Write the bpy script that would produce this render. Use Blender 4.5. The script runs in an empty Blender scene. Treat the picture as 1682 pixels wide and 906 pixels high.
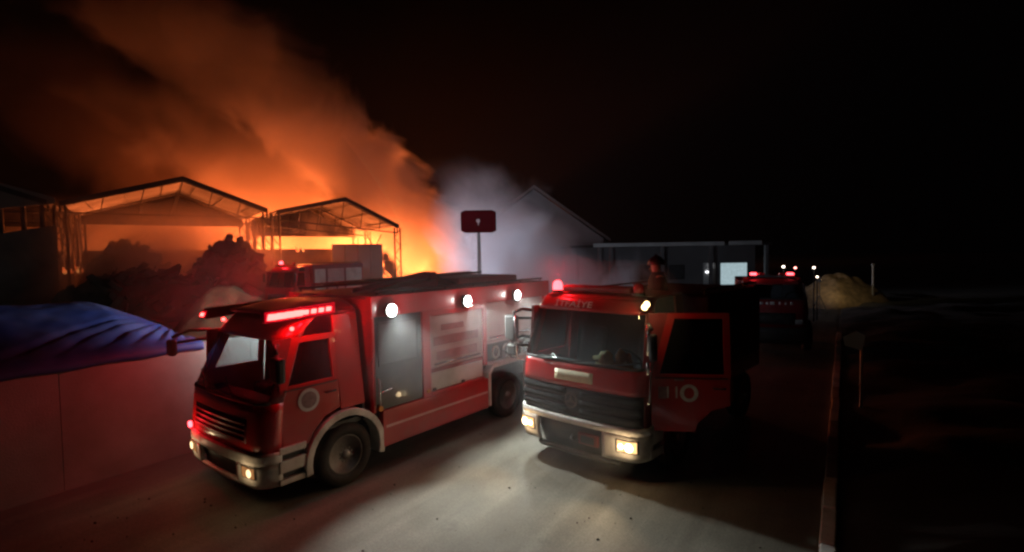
import bpy, bmesh, math, random
from mathutils import Vector, Matrix, noise
R = math.radians
random.seed(7)
S = bpy.context.scene
COL = S.collection

# ------------------------------------------------------------------ camera
cam = bpy.data.cameras.new('camera')
cam.sensor_width = 36.0
cam.lens = 36.0 * 850.0 / 1682.0
cam.clip_start, cam.clip_end = 0.05, 2000
co = bpy.data.objects.new('camera', cam)
COL.objects.link(co)
pitch, roll = 0.042, -0.016
fwd = Vector((0, math.cos(pitch), -math.sin(pitch)))
up0 = Vector((0, math.sin(pitch), math.cos(pitch)))
right0 = Vector((1, 0, 0))
rgt = right0 * math.cos(roll) + up0 * math.sin(roll)
upv = -right0 * math.sin(roll) + up0 * math.cos(roll)
co.matrix_world = Matrix(((rgt.x, upv.x, -fwd.x, 0), (rgt.y, upv.y, -fwd.y, 0),
                          (rgt.z, upv.z, -fwd.z, 3.501), (0, 0, 0, 1)))
S.camera = co

# ------------------------------------------------------------------ night sky, exposure
w = bpy.data.worlds.new('World')
S.world = w
w.use_nodes = True
nt = w.node_tree
sky = nt.nodes.new('ShaderNodeTexSky')
sky.sky_type = 'NISHITA'
sky.sun_disc = False
sky.sun_elevation = R(-9)
sky.sun_rotation = R(200)
nt.links.new(sky.outputs[0], nt.nodes['Background'].inputs[0])
nt.nodes['Background'].inputs[1].default_value = 0.0015
S.view_settings.view_transform = 'Standard'
S.view_settings.look = 'None'
S.view_settings.exposure = 0.0
S.view_settings.gamma = 1.0
S.view_settings.use_curve_mapping = False
S.render.engine = 'CYCLES'
cy = S.cycles
cy.use_denoising = True
cy.filter_width = 2.5
cy.max_bounces = 6
cy.diffuse_bounces = 2
cy.glossy_bounces = 3
cy.transmission_bounces = 4
cy.transparent_max_bounces = 12
cy.volume_bounces = 2
cy.volume_step_rate = 0.5
cy.volume_max_steps = 128
cy.sample_clamp_indirect = 4.0
cy.sample_clamp_direct = 0.0
cy.caustics_reflective = False
cy.caustics_refractive = False

# ------------------------------------------------------------------ materials
def mat(name, col, rough=0.6, metal=0.0, coat=0.0, var=0.15, scale=3.0, dirt=None, dirt_amt=0.0, bump=0.0, bscale=40.0,
        emis=None, estr=0.0):
    m = bpy.data.materials.new(name)
    m.use_nodes = True
    n, l = m.node_tree.nodes, m.node_tree.links
    b = n['Principled BSDF']
    b.inputs['Roughness'].default_value = rough
    b.inputs['Metallic'].default_value = metal
    b.inputs['Coat Weight'].default_value = coat
    tc = n.new('ShaderNodeTexCoord')
    nz = n.new('ShaderNodeTexNoise')
    nz.inputs['Scale'].default_value = scale
    nz.inputs['Detail'].default_value = 6
    l.new(tc.outputs['Object'], nz.inputs['Vector'])
    rp = n.new('ShaderNodeValToRGB')
    rp.color_ramp.elements[0].position = 0.3
    rp.color_ramp.elements[1].position = 0.75
    c = Vector(col[:3])
    rp.color_ramp.elements[0].color = (*(c * (1 - var)), 1)
    rp.color_ramp.elements[1].color = (*(c * (1 + var)), 1)
    l.new(nz.outputs['Fac'], rp.inputs['Fac'])
    last = rp.outputs['Color']
    if dirt:
        n2 = n.new('ShaderNodeTexNoise')
        n2.inputs['Scale'].default_value = scale * 0.6
        n2.inputs['Detail'].default_value = 8
        n2.inputs['Roughness'].default_value = 0.65
        l.new(tc.outputs['Object'], n2.inputs['Vector'])
        r2 = n.new('ShaderNodeValToRGB')
        r2.color_ramp.elements[0].position = 0.45
        r2.color_ramp.elements[1].position = 0.75
        r2.color_ramp.elements[0].color = (0, 0, 0, 1)
        r2.color_ramp.elements[1].color = (dirt_amt,) * 3 + (1,)
        l.new(n2.outputs['Fac'], r2.inputs['Fac'])
        mx = n.new('ShaderNodeMixRGB')
        l.new(r2.outputs['Color'], mx.inputs[0])
        l.new(last, mx.inputs[1])
        mx.inputs[2].default_value = (*dirt, 1)
        last = mx.outputs[0]
        ma = n.new('ShaderNodeMath')
        ma.operation = 'MULTIPLY_ADD'
        l.new(r2.outputs['Color'], ma.inputs[0])
        ma.inputs[1].default_value = 0.5
        ma.inputs[2].default_value = rough
        l.new(ma.outputs[0], b.inputs['Roughness'])
    l.new(last, b.inputs['Base Color'])
    if bump:
        n3 = n.new('ShaderNodeTexNoise')
        n3.inputs['Scale'].default_value = bscale
        n3.inputs['Detail'].default_value = 5
        l.new(tc.outputs['Object'], n3.inputs['Vector'])
        bp = n.new('ShaderNodeBump')
        bp.inputs['Strength'].default_value = bump
        bp.inputs['Distance'].default_value = 0.02
        l.new(n3.outputs['Fac'], bp.inputs['Height'])
        l.new(bp.outputs['Normal'], b.inputs['Normal'])
    if emis:
        b.inputs['Emission Color'].default_value = (*emis, 1)
        b.inputs['Emission Strength'].default_value = estr
    return m

def emit(name, col, strength):
    m = bpy.data.materials.new(name)
    m.use_nodes = True
    n, l = m.node_tree.nodes, m.node_tree.links
    n.remove(n['Principled BSDF'])
    e = n.new('ShaderNodeEmission')
    tc = n.new('ShaderNodeTexCoord')
    nz = n.new('ShaderNodeTexNoise')
    nz.inputs['Scale'].default_value = 6
    l.new(tc.outputs['Object'], nz.inputs['Vector'])
    ma = n.new('ShaderNodeMath')
    ma.operation = 'MULTIPLY_ADD'
    l.new(nz.outputs['Fac'], ma.inputs[0])
    ma.inputs[1].default_value = strength * 0.6
    ma.inputs[2].default_value = strength * 0.7
    l.new(ma.outputs[0], e.inputs['Strength'])
    e.inputs['Color'].default_value = (*col, 1)
    l.new(e.outputs[0], n['Material Output'].inputs['Surface'])
    m.cycles.emission_sampling = 'FRONT'
    return m

def glass(name, tint=(0.72, 0.78, 0.80), rough=0.03):
    m = bpy.data.materials.new(name)
    m.use_nodes = True
    n, l = m.node_tree.nodes, m.node_tree.links
    n.remove(n['Principled BSDF'])
    t = n.new('ShaderNodeBsdfTransparent')
    t.inputs[0].default_value = (*tint, 1)
    g = n.new('ShaderNodeBsdfGlossy')
    g.inputs['Roughness'].default_value = rough
    fr = n.new('ShaderNodeFresnel')
    fr.inputs[0].default_value = 1.5
    tc = n.new('ShaderNodeTexCoord')
    nz = n.new('ShaderNodeTexNoise')
    nz.inputs['Scale'].default_value = 9
    l.new(tc.outputs['Object'], nz.inputs['Vector'])
    ma = n.new('ShaderNodeMath')
    ma.operation = 'MULTIPLY_ADD'
    l.new(nz.outputs['Fac'], ma.inputs[0])
    ma.inputs[1].default_value = 0.0015
    l.new(fr.outputs[0], ma.inputs[2])
    mx = n.new('ShaderNodeMixShader')
    l.new(ma.outputs[0], mx.inputs[0])
    l.new(t.outputs[0], mx.inputs[1])
    l.new(g.outputs[0], mx.inputs[2])
    l.new(mx.outputs[0], n['Material Output'].inputs['Surface'])
    return m

def volume(name, col, density, nscale=None, lo=0.35, hi=0.7, aniso=0.0, base=0.0, xfade=None, zfade=None):
    m = bpy.data.materials.new(name)
    m.use_nodes = True
    n, l = m.node_tree.nodes, m.node_tree.links
    n.remove(n['Principled BSDF'])
    v = n.new('ShaderNodeVolumePrincipled')
    v.inputs['Color'].default_value = (*col, 1)
    v.inputs['Density'].default_value = density
    v.inputs['Anisotropy'].default_value = aniso
    if nscale:
        tc = n.new('ShaderNodeTexCoord')
        nz = n.new('ShaderNodeTexNoise')
        nz.inputs['Scale'].default_value = nscale
        nz.inputs['Detail'].default_value = 4
        nz.inputs['Distortion'].default_value = 0.6
        l.new(tc.outputs['Object'], nz.inputs['Vector'])
        mr = n.new('ShaderNodeMapRange')
        mr.inputs[1].default_value = lo
        mr.inputs[2].default_value = hi
        mr.inputs[3].default_value = base
        mr.inputs[4].default_value = density
        l.new(nz.outputs['Fac'], mr.inputs[0])
        last = mr.outputs[0]
        if xfade or zfade:
            sx = n.new('ShaderNodeSeparateXYZ')
            l.new(tc.outputs['Object'], sx.inputs[0])
            for ax, fd in ((0, xfade), (2, zfade)):
                if fd:
                    f = n.new('ShaderNodeMapRange')
                    f.interpolation_type = 'SMOOTHSTEP'
                    for i, val in enumerate(fd):
                        f.inputs[1 + i].default_value = val
                    l.new(sx.outputs[ax], f.inputs[0])
                    mu = n.new('ShaderNodeMath')
                    mu.operation = 'MULTIPLY'
                    l.new(last, mu.inputs[0])
                    l.new(f.outputs[0], mu.inputs[1])
                    last = mu.outputs[0]
        l.new(last, v.inputs['Density'])
    l.new(v.outputs[0], n['Material Output'].inputs['Volume'])
    return m

DUST = (0.16, 0.13, 0.10)
M = dict(
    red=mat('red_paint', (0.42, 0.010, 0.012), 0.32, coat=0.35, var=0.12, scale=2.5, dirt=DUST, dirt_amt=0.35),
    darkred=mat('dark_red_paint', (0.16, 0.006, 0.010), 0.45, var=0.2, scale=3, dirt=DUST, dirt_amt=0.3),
    white=mat('white_bumper', (0.62, 0.60, 0.56), 0.5, var=0.1, scale=4, dirt=DUST, dirt_amt=0.7),
    shutter=mat('shutter_paint', (0.46, 0.36, 0.34), 0.45, var=0.08, scale=3, dirt=(0.25, 0.16, 0.15), dirt_amt=0.5),
    panelgrey=mat('pale_panel', (0.52, 0.52, 0.48), 0.5, var=0.1, scale=3, dirt=DUST, dirt_amt=0.5),
    print=mat('printed_band', (0.26, 0.12, 0.12), 0.5, var=0.25, scale=14),
    black=mat('black_plastic', (0.018, 0.018, 0.02), 0.55, var=0.2, scale=8, dirt=(0.08, 0.07, 0.06), dirt_amt=0.4),
    grillebar=mat('grille_plastic', (0.010, 0.010, 0.011), 0.75, var=0.3, scale=8),
    rubber=mat('tyre_rubber', (0.016, 0.015, 0.015), 0.85, var=0.25, scale=8, dirt=(0.10, 0.08, 0.06), dirt_amt=0.5, bump=0.4),
    steel=mat('rim_steel', (0.20, 0.19, 0.18), 0.5, metal=0.5, var=0.2, scale=8, dirt=(0.10, 0.08, 0.06), dirt_amt=0.7),
    chrome=mat('bright_metal', (0.65, 0.66, 0.66), 0.22, metal=1.0, var=0.1, scale=10),
    grey=mat('grey_plastic', (0.05, 0.05, 0.053), 0.5, var=0.2, scale=6, dirt=(0.12, 0.10, 0.08), dirt_amt=0.4),
    crew=mat('dark_crew_door', (0.020, 0.020, 0.026), 0.38, coat=0.3, var=0.15, scale=3, dirt=DUST, dirt_amt=0.3),
    seat=mat('seat_cloth', (0.05, 0.05, 0.055), 0.9, var=0.2, scale=12),
    glass=glass('window_glass'),
    dglass=glass('tinted_glass', (0.12, 0.12, 0.14)),
    plate=mat('plate_enamel', (0.50, 0.46, 0.30), 0.5, var=0.12, scale=18),
    decal=mat('pale_decal', (0.55, 0.50, 0.50), 0.5, var=0.15, scale=12),
    decal2=mat('decal_inner', (0.24, 0.13, 0.14), 0.5, var=0.3, scale=16),
    lettering=mat('white_lettering', (0.82, 0.80, 0.80), 0.5, var=0.08, scale=20),
    stripe=mat('pink_stripe', (0.60, 0.34, 0.33), 0.4, var=0.1, scale=6),
    hivis=mat('hivis_cloth', (0.55, 0.52, 0.24), 0.85, var=0.25, scale=10),
    orangecloth=mat('orange_cloth', (0.50, 0.16, 0.04), 0.85, var=0.25, scale=10),
    ledred=emit('led_red', (1.0, 0.045, 0.04), 14.0),
    ledglow=emit('led_glow', (1.0, 0.004, 0.02), 0.55),
    beacon=emit('beacon_red', (1.0, 0.05, 0.06), 10.0),
    deadred=mat('red_lens', (0.35, 0.01, 0.015), 0.2, coat=0.5, var=0.1),
    flood=emit('flood_lens', (0.92, 1.0, 0.97), 26.0),
    floodfar=emit('flood_lens_back', (0.80, 0.92, 1.0), 20.0),
    head=emit('headlamp_lens', (1.0, 0.74, 0.42), 9.0),
    glowlens=emit('headlamp_bowl', (1.0, 0.56, 0.22), 1.7),
    glowdim=emit('headlamp_bowl_low', (1.0, 0.42, 0.14), 0.35),
    headlow=emit('headlamp_lens_low', (1.0, 0.70, 0.36), 2.2),
    warm=emit('warm_lens', (1.0, 0.66, 0.28), 8.0),
    deadlens=mat('unlit_lens', (0.5, 0.5, 0.5), 0.15, coat=0.6, var=0.1),
    amber=mat('amber_lens', (0.6, 0.22, 0.03), 0.25, coat=0.5, var=0.1),
    reflect=mat('reflector', (0.75, 0.73, 0.7), 0.25, metal=0.3, var=0.1),
    concrete=mat('concrete_wall', (0.30, 0.28, 0.27), 0.85, var=0.12, scale=1.2, dirt=(0.16, 0.14, 0.12), dirt_amt=0.6, bump=0.25),
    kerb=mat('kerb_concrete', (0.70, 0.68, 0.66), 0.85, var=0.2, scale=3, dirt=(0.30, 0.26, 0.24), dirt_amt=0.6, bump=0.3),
    tarp=mat('blue_tarp', (0.018, 0.042, 0.22), 0.6, var=0.25, scale=1.5, dirt=(0.10, 0.12, 0.25), dirt_amt=0.5),
    straw=mat('straw', (0.15, 0.09, 0.042), 0.9, var=0.35, scale=4, bump=0.8, bscale=25),
    dimmedstraw=mat('dimmed_straw', (0.075, 0.045, 0.022), 0.95, var=0.4, scale=4, bump=0.9, bscale=22),  # straw darkened to offset the floodlights falling on the heap
    earth=mat('earth', (0.03, 0.022, 0.017), 0.95, var=0.35, scale=1.2, bump=0.6, bscale=12),
    scrap=mat('burnt_scrap', (0.055, 0.042, 0.036), 0.9, var=0.5, scale=1.2, bump=0.8, bscale=6),
    shedmetal=mat('shed_steel', (0.014, 0.011, 0.010), 0.7, metal=0.2, var=0.25, scale=3),
    sheet=mat('roof_sheet', (0.020, 0.017, 0.016), 0.65, var=0.25, scale=0.6, dirt=(0.08, 0.05, 0.04), dirt_amt=0.6),
    shedwall=mat('shed_wall_sheet', (0.10, 0.085, 0.08), 0.75, var=0.25, scale=0.6),
    palewall=mat('pale_render', (0.15, 0.145, 0.15), 0.85, var=0.15, scale=0.5, dirt=(0.18, 0.16, 0.15), dirt_amt=0.6),
    fascia=mat('white_fascia', (0.50, 0.50, 0.49), 0.6, var=0.15, scale=0.7),
    signred=mat('sign_red', (0.05, 0.0015, 0.003), 0.95, var=0.15, scale=1.5),
    pole=mat('pole_paint', (0.16, 0.14, 0.14), 0.6, var=0.2, scale=2),
    coat=mat('turnout_coat', (0.018, 0.013, 0.012), 0.85, var=0.3, scale=9, bump=0.3),
    skin=mat('skin', (0.42, 0.24, 0.17), 0.55, var=0.1, scale=12),
    helmet=mat('helmet_shell', (0.035, 0.012, 0.012), 0.3, coat=0.4, var=0.1),
    litpane=emit('lit_window', (0.62, 0.82, 0.88), 0.55),
    wirepane=mat('dark_pane', (0.05, 0.055, 0.06), 0.2, var=0.2),
)

for k_ in ('sign_red', 'grille_plastic'):
    bpy.data.materials[k_].node_tree.nodes['Principled BSDF'].inputs['Specular IOR Level'].default_value = .1
# ------------------------------------------------------------------ mesh helpers
class MB:
    def __init__(s):
        s.v, s.f = [], []
    def add(s, vs, fs):
        o = len(s.v)
        s.v += [tuple(p) for p in vs]
        s.f += [tuple(i + o for i in f) for f in fs]
        return s
    def box(s, x0, x1, y0, y1, z0, z1):
        vs = [(x, y, z) for x in (x0, x1) for y in (y0, y1) for z in (z0, z1)]
        return s.add(vs, [(0, 1, 3, 2), (4, 6, 7, 5), (0, 4, 5, 1), (2, 3, 7, 6), (0, 2, 6, 4), (1, 5, 7, 3)])
    def prism(s, pts, off):
        """polygon of 3D points extruded by vector off"""
        n = len(pts)
        off = Vector(off)
        a = [Vector(p) for p in pts]
        b = [p + off for p in a]
        fs = [tuple(range(n))[::-1], tuple(range(n, 2 * n))]
        for i in range(n):
            j = (i + 1) % n
            fs.append((i, j, n + j, n + i))
        return s.add(a + b, fs)
    def ring(s, outer, inner, off):
        n = len(outer)
        off = Vector(off)
        o = [Vector(p) for p in outer]
        i_ = [Vector(p) for p in inner]
        vs = o + i_ + [p + off for p in o] + [p + off for p in i_]
        fs = []
        for k in range(n):
            j = (k + 1) % n
            fs += [(k, j, n + j, n + k), (2 * n + k, 3 * n + k, 3 * n + j, 2 * n + j),
                   (k, 2 * n + k, 2 * n + j, j), (n + k, n + j, 3 * n + j, 3 * n + k)]
        return s.add(vs, fs)
    def tube(s, path, r, n=8, caps=True):
        P = [Vector(p) for p in path]
        rs = r if isinstance(r, (list, tuple)) else [r] * len(P)
        vs, fs = [], []
        prev = None
        for i, p in enumerate(P):
            d = (P[min(i + 1, len(P) - 1)] - P[max(i - 1, 0)]).normalized()
            if prev is None:
                a = d.orthogonal().normalized()
            else:
                a = (prev - d * prev.dot(d)).normalized()
            prev = a
            b = d.cross(a)
            for k in range(n):
                t = 2 * math.pi * k / n
                vs.append(p + (a * math.cos(t) + b * math.sin(t)) * rs[i])
        for i in range(len(P) - 1):
            for k in range(n):
                k2 = (k + 1) % n
                fs.append((i * n + k, i * n + k2, (i + 1) * n + k2, (i + 1) * n + k))
        if caps:
            fs.append(tuple(range(n))[::-1])
            fs.append(tuple(range((len(P) - 1) * n, len(P) * n)))
        return s.add(vs, fs)
    def lathe(s, prof, axis='y', n=28, c=(0, 0, 0)):
        """prof: (radius, along)"""
        vs, fs = [], []
        c = Vector(c)
        for r, h in prof:
            for k in range(n):
                t = 2 * math.pi * k / n
                a, b = r * math.cos(t), r * math.sin(t)
                p = {'y': (a, h, b), 'z': (a, b, h), 'x': (h, a, b)}[axis]
                vs.append(c + Vector(p))
        for i in range(len(prof) - 1):
            for k in range(n):
                k2 = (k + 1) % n
                fs.append((i * n + k, i * n + k2, (i + 1) * n + k2, (i + 1) * n + k))
        fs.append(tuple(range(n))[::-1])
        fs.append(tuple(range((len(prof) - 1) * n, len(prof) * n)))
        return s.add(vs, fs)
    def patch(s, fn, nu, nv):
        vs = [fn(i / nu, j / nv) for j in range(nv + 1) for i in range(nu + 1)]
        fs = [(j * (nu + 1) + i, j * (nu + 1) + i + 1, (j + 1) * (nu + 1) + i + 1, (j + 1) * (nu + 1) + i)
              for j in range(nv) for i in range(nu)]
        return s.add(vs, fs)
    def build(s, name, m, parent=None, smooth=False, bevel=0.0, solid=0.0, off=-1, loc=None):
        me = bpy.data.meshes.new(name)
        me.from_pydata(s.v, [], s.f)
        bm = bmesh.new()
        bm.from_mesh(me)
        bmesh.ops.recalc_face_normals(bm, faces=bm.faces[:]) if not solid else None
        bm.to_mesh(me)
        bm.free()
        me.materials.append(M[m] if isinstance(m, str) else m)
        if smooth:
            me.polygons.foreach_set('use_smooth', [True] * len(me.polygons))
        o = bpy.data.objects.new(name, me)
        COL.objects.link(o)
        if parent:
            o.parent = parent
        if loc:
            o.location = loc
        if solid:
            md = o.modifiers.new('solid', 'SOLIDIFY')
            md.thickness = solid
            md.offset = off
        if bevel:
            md = o.modifiers.new('bevel', 'BEVEL')
            md.width = bevel
            md.segments = 2
            md.limit_method = 'ANGLE'
            md.angle_limit = R(40)
        return o

def box(name, m, parent, x0, x1, y0, y1, z0, z1, bevel=0.0):
    return MB().box(min(x0, x1), max(x0, x1), min(y0, y1), max(y0, y1), min(z0, z1), max(z0, z1)).build(name, m, parent, bevel=bevel)

def empty(name, loc=(0, 0, 0), rz=0.0):
    o = bpy.data.objects.new(name, None)
    COL.objects.link(o)
    o.location = loc
    o.rotation_euler = (0, 0, rz)
    return o

def tag(o, label=None, cat=None, group=None, kind=None):
    if label: o['label'] = label
    if cat: o['category'] = cat
    if group: o['group'] = group
    if kind: o['kind'] = kind
    return o

def light(name, typ, parent, loc, energy, col, d=None, size=0.05, cone=110, blend=0.8, sx=None, sy=None):
    L = bpy.data.lights.new(name, typ)
    L.energy = energy
    L.color = col
    if typ == 'AREA':
        L.shape = 'RECTANGLE'
        L.size, L.size_y = sx, sy
    else:
        L.shadow_soft_size = size
    if typ == 'SPOT':
        L.spot_size = R(cone)
        L.spot_blend = blend
    o = bpy.data.objects.new(name, L)
    COL.objects.link(o)
    o.location = loc
    if d is not None:
        o.rotation_euler = Vector(d).to_track_quat('-Z', 'Y').to_euler()
    if parent:
        o.parent = parent
    return o

def text(name, s, size, m, parent, origin, xdir, updir, squeeze=1.0):
    cu = bpy.data.curves.new(name, 'FONT')
    cu.body = s
    cu.size = size
    cu.align_x, cu.align_y = 'CENTER', 'CENTER'
    cu.extrude = 0.003
    tmp = bpy.data.objects.new('tmp', cu)
    COL.objects.link(tmp)
    dg = bpy.context.evaluated_depsgraph_get()
    me = bpy.data.meshes.new_from_object(tmp.evaluated_get(dg))
    bpy.data.objects.remove(tmp)
    me.materials.clear()
    me.materials.append(M[m])
    X = Vector(xdir).normalized()
    U = Vector(updir)
    Z = X.cross(U).normalized()
    U = Z.cross(X)
    for v in me.vertices:
        v.co = Vector(origin) + X * v.co.x * squeeze + U * v.co.y + Z * v.co.z
    o = bpy.data.objects.new(name, me)
    COL.objects.link(o)
    o.parent = parent
    return o

def lerp_table(tab, z):
    if z <= tab[0][0]: return tab[0][1]
    for (a, va), (b, vb) in zip(tab, tab[1:]):
        if z <= b: return va + (vb - va) * (z - a) / (b - a)
    return tab[-1][1]

def copy_tree(o, parent=None):
    c = o.copy()
    COL.objects.link(c)
    c.parent = parent
    for ch in list(o.children):
        copy_tree(ch, c)
    return c

# ------------------------------------------------------------------ ground, road, kerb
def mound(name, m, cx, cy, rx, ry, h, seed, rot=0, rough=0.35, n=34, base=-0.1, steep=1.0):
    mb = MB()
    def fn(u, v):
        a = 2 * math.pi * u
        r = v
        x, y = rx * r * math.cos(a), ry * r * math.sin(a)
        p = Vector((x * 0.5 + seed * 7.3, y * 0.5, seed))
        nz = noise.fractal(p, 1.0, 2.0, 3) * rough * (.35 + .65 * r)
        prof = max(0.0, 1 - r ** (2.2 * steep))
        z = base + (h - base) * prof * (1 + nz) + 0.09 * h * noise.noise(p * 3.1) * prof ** .5 + 0.03 * h * noise.noise(p * 9) * prof ** .5
        k = 1 + 0.25 * noise.noise(Vector((math.cos(a) * 1.5, math.sin(a) * 1.5, seed * 3.1)))
        x, y = x * k, y * k
        c, s = math.cos(rot), math.sin(rot)
        return (cx + x * c - y * s, cy + x * s + y * c, z)
    mb.patch(fn, n * 2, n)
    return mb.build(name, m, smooth=True)

gm = mat('yard_ground', (0.16, 0.14, 0.115), 0.9, var=0.3, scale=0.4, dirt=(0.08, 0.065, 0.05), dirt_amt=0.7, bump=0.5, bscale=6)
g = MB().box(-260, 260, -60, 420, -0.5, 0.0).build('ground', gm)
tag(g, kind='structure')

def road_material():
    m = bpy.data.materials.new('dusty_road')
    m.use_nodes = True
    n, l = m.node_tree.nodes, m.node_tree.links
    b = n['Principled BSDF']
    tc = n.new('ShaderNodeTexCoord')
    def nz(scale, det, rough=0.55, stretch=None):
        t = n.new('ShaderNodeTexNoise')
        t.inputs['Scale'].default_value = scale
        t.inputs['Detail'].default_value = det
        t.inputs['Roughness'].default_value = rough
        if stretch:
            mp = n.new('ShaderNodeMapping')
            mp.inputs['Scale'].default_value = stretch
            l.new(tc.outputs['Object'], mp.inputs[0])
            l.new(mp.outputs[0], t.inputs['Vector'])
        else:
            l.new(tc.outputs['Object'], t.inputs['Vector'])
        return t.outputs['Fac']
    def ramp(src, p0, c0, p1, c1):
        r = n.new('ShaderNodeValToRGB')
        r.color_ramp.elements[0].position, r.color_ramp.elements[1].position = p0, p1
        r.color_ramp.elements[0].color, r.color_ramp.elements[1].color = (*c0, 1), (*c1, 1)
        l.new(src, r.inputs[0])
        return r.outputs[0]
    def mix(f, a, bb, mode='MIX'):
        x = n.new('ShaderNodeMixRGB')
        x.blend_type = mode
        if isinstance(f, float): x.inputs[0].default_value = f
        else: l.new(f, x.inputs[0])
        l.new(a, x.inputs[1])
        if isinstance(bb, tuple): x.inputs[2].default_value = (*bb, 1)
        else: l.new(bb, x.inputs[2])
        return x.outputs[0]
    base = ramp(nz(0.5, 6), 0.3, (0.12, 0.112, 0.09), 0.7, (0.26, 0.24, 0.195))
    tracks = ramp(nz(1.0, 4, stretch=(0.14, 1.6, 1)), 0.42, (0.62, 0.6, 0.58), 0.62, (1, 1, 1))
    c = mix(0.75, base, tracks, 'MULTIPLY')
    oil = ramp(nz(0.9, 7, 0.7), 0.60, (0, 0, 0), 0.72, (0.65, 0.65, 0.65))
    c = mix(oil, c, (0.07, 0.062, 0.052))
    spec = ramp(nz(38, 3), 0.35, (0.72, 0.72, 0.72), 0.7, (1.12, 1.12, 1.12))
    c = mix(0.8, c, spec, 'MULTIPLY')
    l.new(c, b.inputs['Base Color'])
    rr = n.new('ShaderNodeMapRange')
    rr.inputs[3].default_value, rr.inputs[4].default_value = 0.62, 0.95
    l.new(nz(1.3, 4), rr.inputs[0])
    l.new(rr.outputs[0], b.inputs['Roughness'])
    bp = n.new('ShaderNodeBump')
    bp.inputs['Strength'].default_value = 0.5
    bp.inputs['Distance'].default_value = 0.015
    l.new(nz(14, 8, 0.7), bp.inputs['Height'])
    l.new(bp.outputs[0], b.inputs['Normal'])
    return m

RA = math.atan2(5.88, 3.77)                 # road direction
rd = empty('tmp')
bpy.data.objects.remove(rd)
# road frame: origin at the kerb point (3.5, 5.85); x along the road, y to the far (wall) side
def rp(a, b, z=0.0):
    c, s = math.cos(RA), math.sin(RA)
    return (3.5 + a * c - b * s, 5.85 + a * s + b * c, z)
road = MB().box(-30, 60, 0.02, 9.4, -0.2, 0.005).build('road', road_material(), loc=(3.5, 5.85, 0))
road.rotation_euler = (0, 0, RA)
tag(road, kind='structure')
kb = empty('kerb', (3.5, 5.85, 0), RA)
tag(kb, kind='structure')
stone = None
for i in range(26):
    x = -8 + i * 1.0
    if stone is None:
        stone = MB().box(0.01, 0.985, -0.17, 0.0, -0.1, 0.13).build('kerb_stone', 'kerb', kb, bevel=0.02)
        o = stone
    else:
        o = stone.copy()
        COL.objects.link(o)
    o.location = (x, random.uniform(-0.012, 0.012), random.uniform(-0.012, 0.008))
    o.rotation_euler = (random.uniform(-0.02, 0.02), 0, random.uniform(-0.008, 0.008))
# verge: earth bank beyond the kerb
mb = MB()
def verge(u, v):
    a = -12 + u * 50
    b = -0.15 - v * v * 30
    p = Vector((a * 0.6, b * 0.6, 3.3))
    z = 0.06 + 0.28 * min(1, v * v * 30 / 1.5) + 0.22 * noise.fractal(p, 1, 2, 4) * min(1, v * v * 30 / 0.8)
    return rp(a, b, z)
mb.patch(verge, 150, 40)
tag(mb.build('verge', 'earth', smooth=True), kind='structure')
# loose gravel and crumbs on the road
mb = MB()
for i in range(420):
    a, b = random.uniform(-5, 9), random.uniform(0.1, 8.5)
    r = random.choice((0.006, 0.008, 0.011, 0.015, 0.022))
    c = Vector(rp(a, b, 0.005 + r * 0.4))
    q = [c + Vector((r * random.uniform(.6, 1.2) * math.cos(t), r * random.uniform(.6, 1.2) * math.sin(t), 0)) for t in (0, 1.57, 3.14, 4.71)]
    mb.add(q + [c + Vector((0, 0, r * .7)), c - Vector((0, 0, r * .7))],
           [(0, 1, 4), (1, 2, 4), (2, 3, 4), (3, 0, 4), (1, 0, 5), (2, 1, 5), (3, 2, 5), (0, 3, 5)])
tag(mb.build('gravel', 'earth'), 'loose gravel crumbs scattered over the dusty road', kind='stuff')

# ------------------------------------------------------------------ fire engines
def wheel(parent, x, y, side, r=0.48, wdt=0.26, dual=False):
    prof = [(r * .60, 0.0), (r * .64, wdt * .48), (r * .80, wdt * .52), (r * .95, wdt * .46), (r, wdt * .30), (r * 1.0, wdt * .05),
            (r, -wdt * .30), (r * .95, -wdt * .46), (r * .8, -wdt * .52), (r * .6, -wdt * .45)]
    o = MB().lathe(prof, 'y', 36).build('wheel', 'rubber', parent, smooth=True, loc=(x, y, r))
    sd = side
    rim = MB().lathe([(r * .635, wdt * .40 * sd), (r * .60, wdt * .44 * sd), (r * .56, wdt * .30 * sd), (r * .46, wdt * .14 * sd),
                      (r * .30, wdt * .22 * sd), (r * .27, wdt * .34 * sd), (r * .16, wdt * .36 * sd), (r * .14, wdt * .52 * sd),
                      (r * .02, wdt * .55 * sd)], 'y', 32).build('rim', 'steel', o, smooth=True)
    h = MB()
    for k in range(10):
        t = 2 * math.pi * k / 10
        c = (r * .48 * math.cos(t), wdt * .155 * sd, r * .48 * math.sin(t))
        h.lathe([(r * .062, wdt * -.01), (r * .062, wdt * .02)], 'y', 10, c)
    tag(h.build('hand_hole', 'black', o), kind='stuff')
    b = MB()
    for k in range(10):
        t = 2 * math.pi * (k + .5) / 10
        b.lathe([(r * .034, 0), (r * .034, wdt * .10 * sd)], 'y', 6, (r * .225, wdt * .33 * sd, 0) if 0 else
                (r * .222 * math.cos(t), wdt * .33 * sd, r * .222 * math.sin(t)))
    tag(b.build('wheel_nut', 'steel', o), kind='stuff')
    return o

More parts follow.
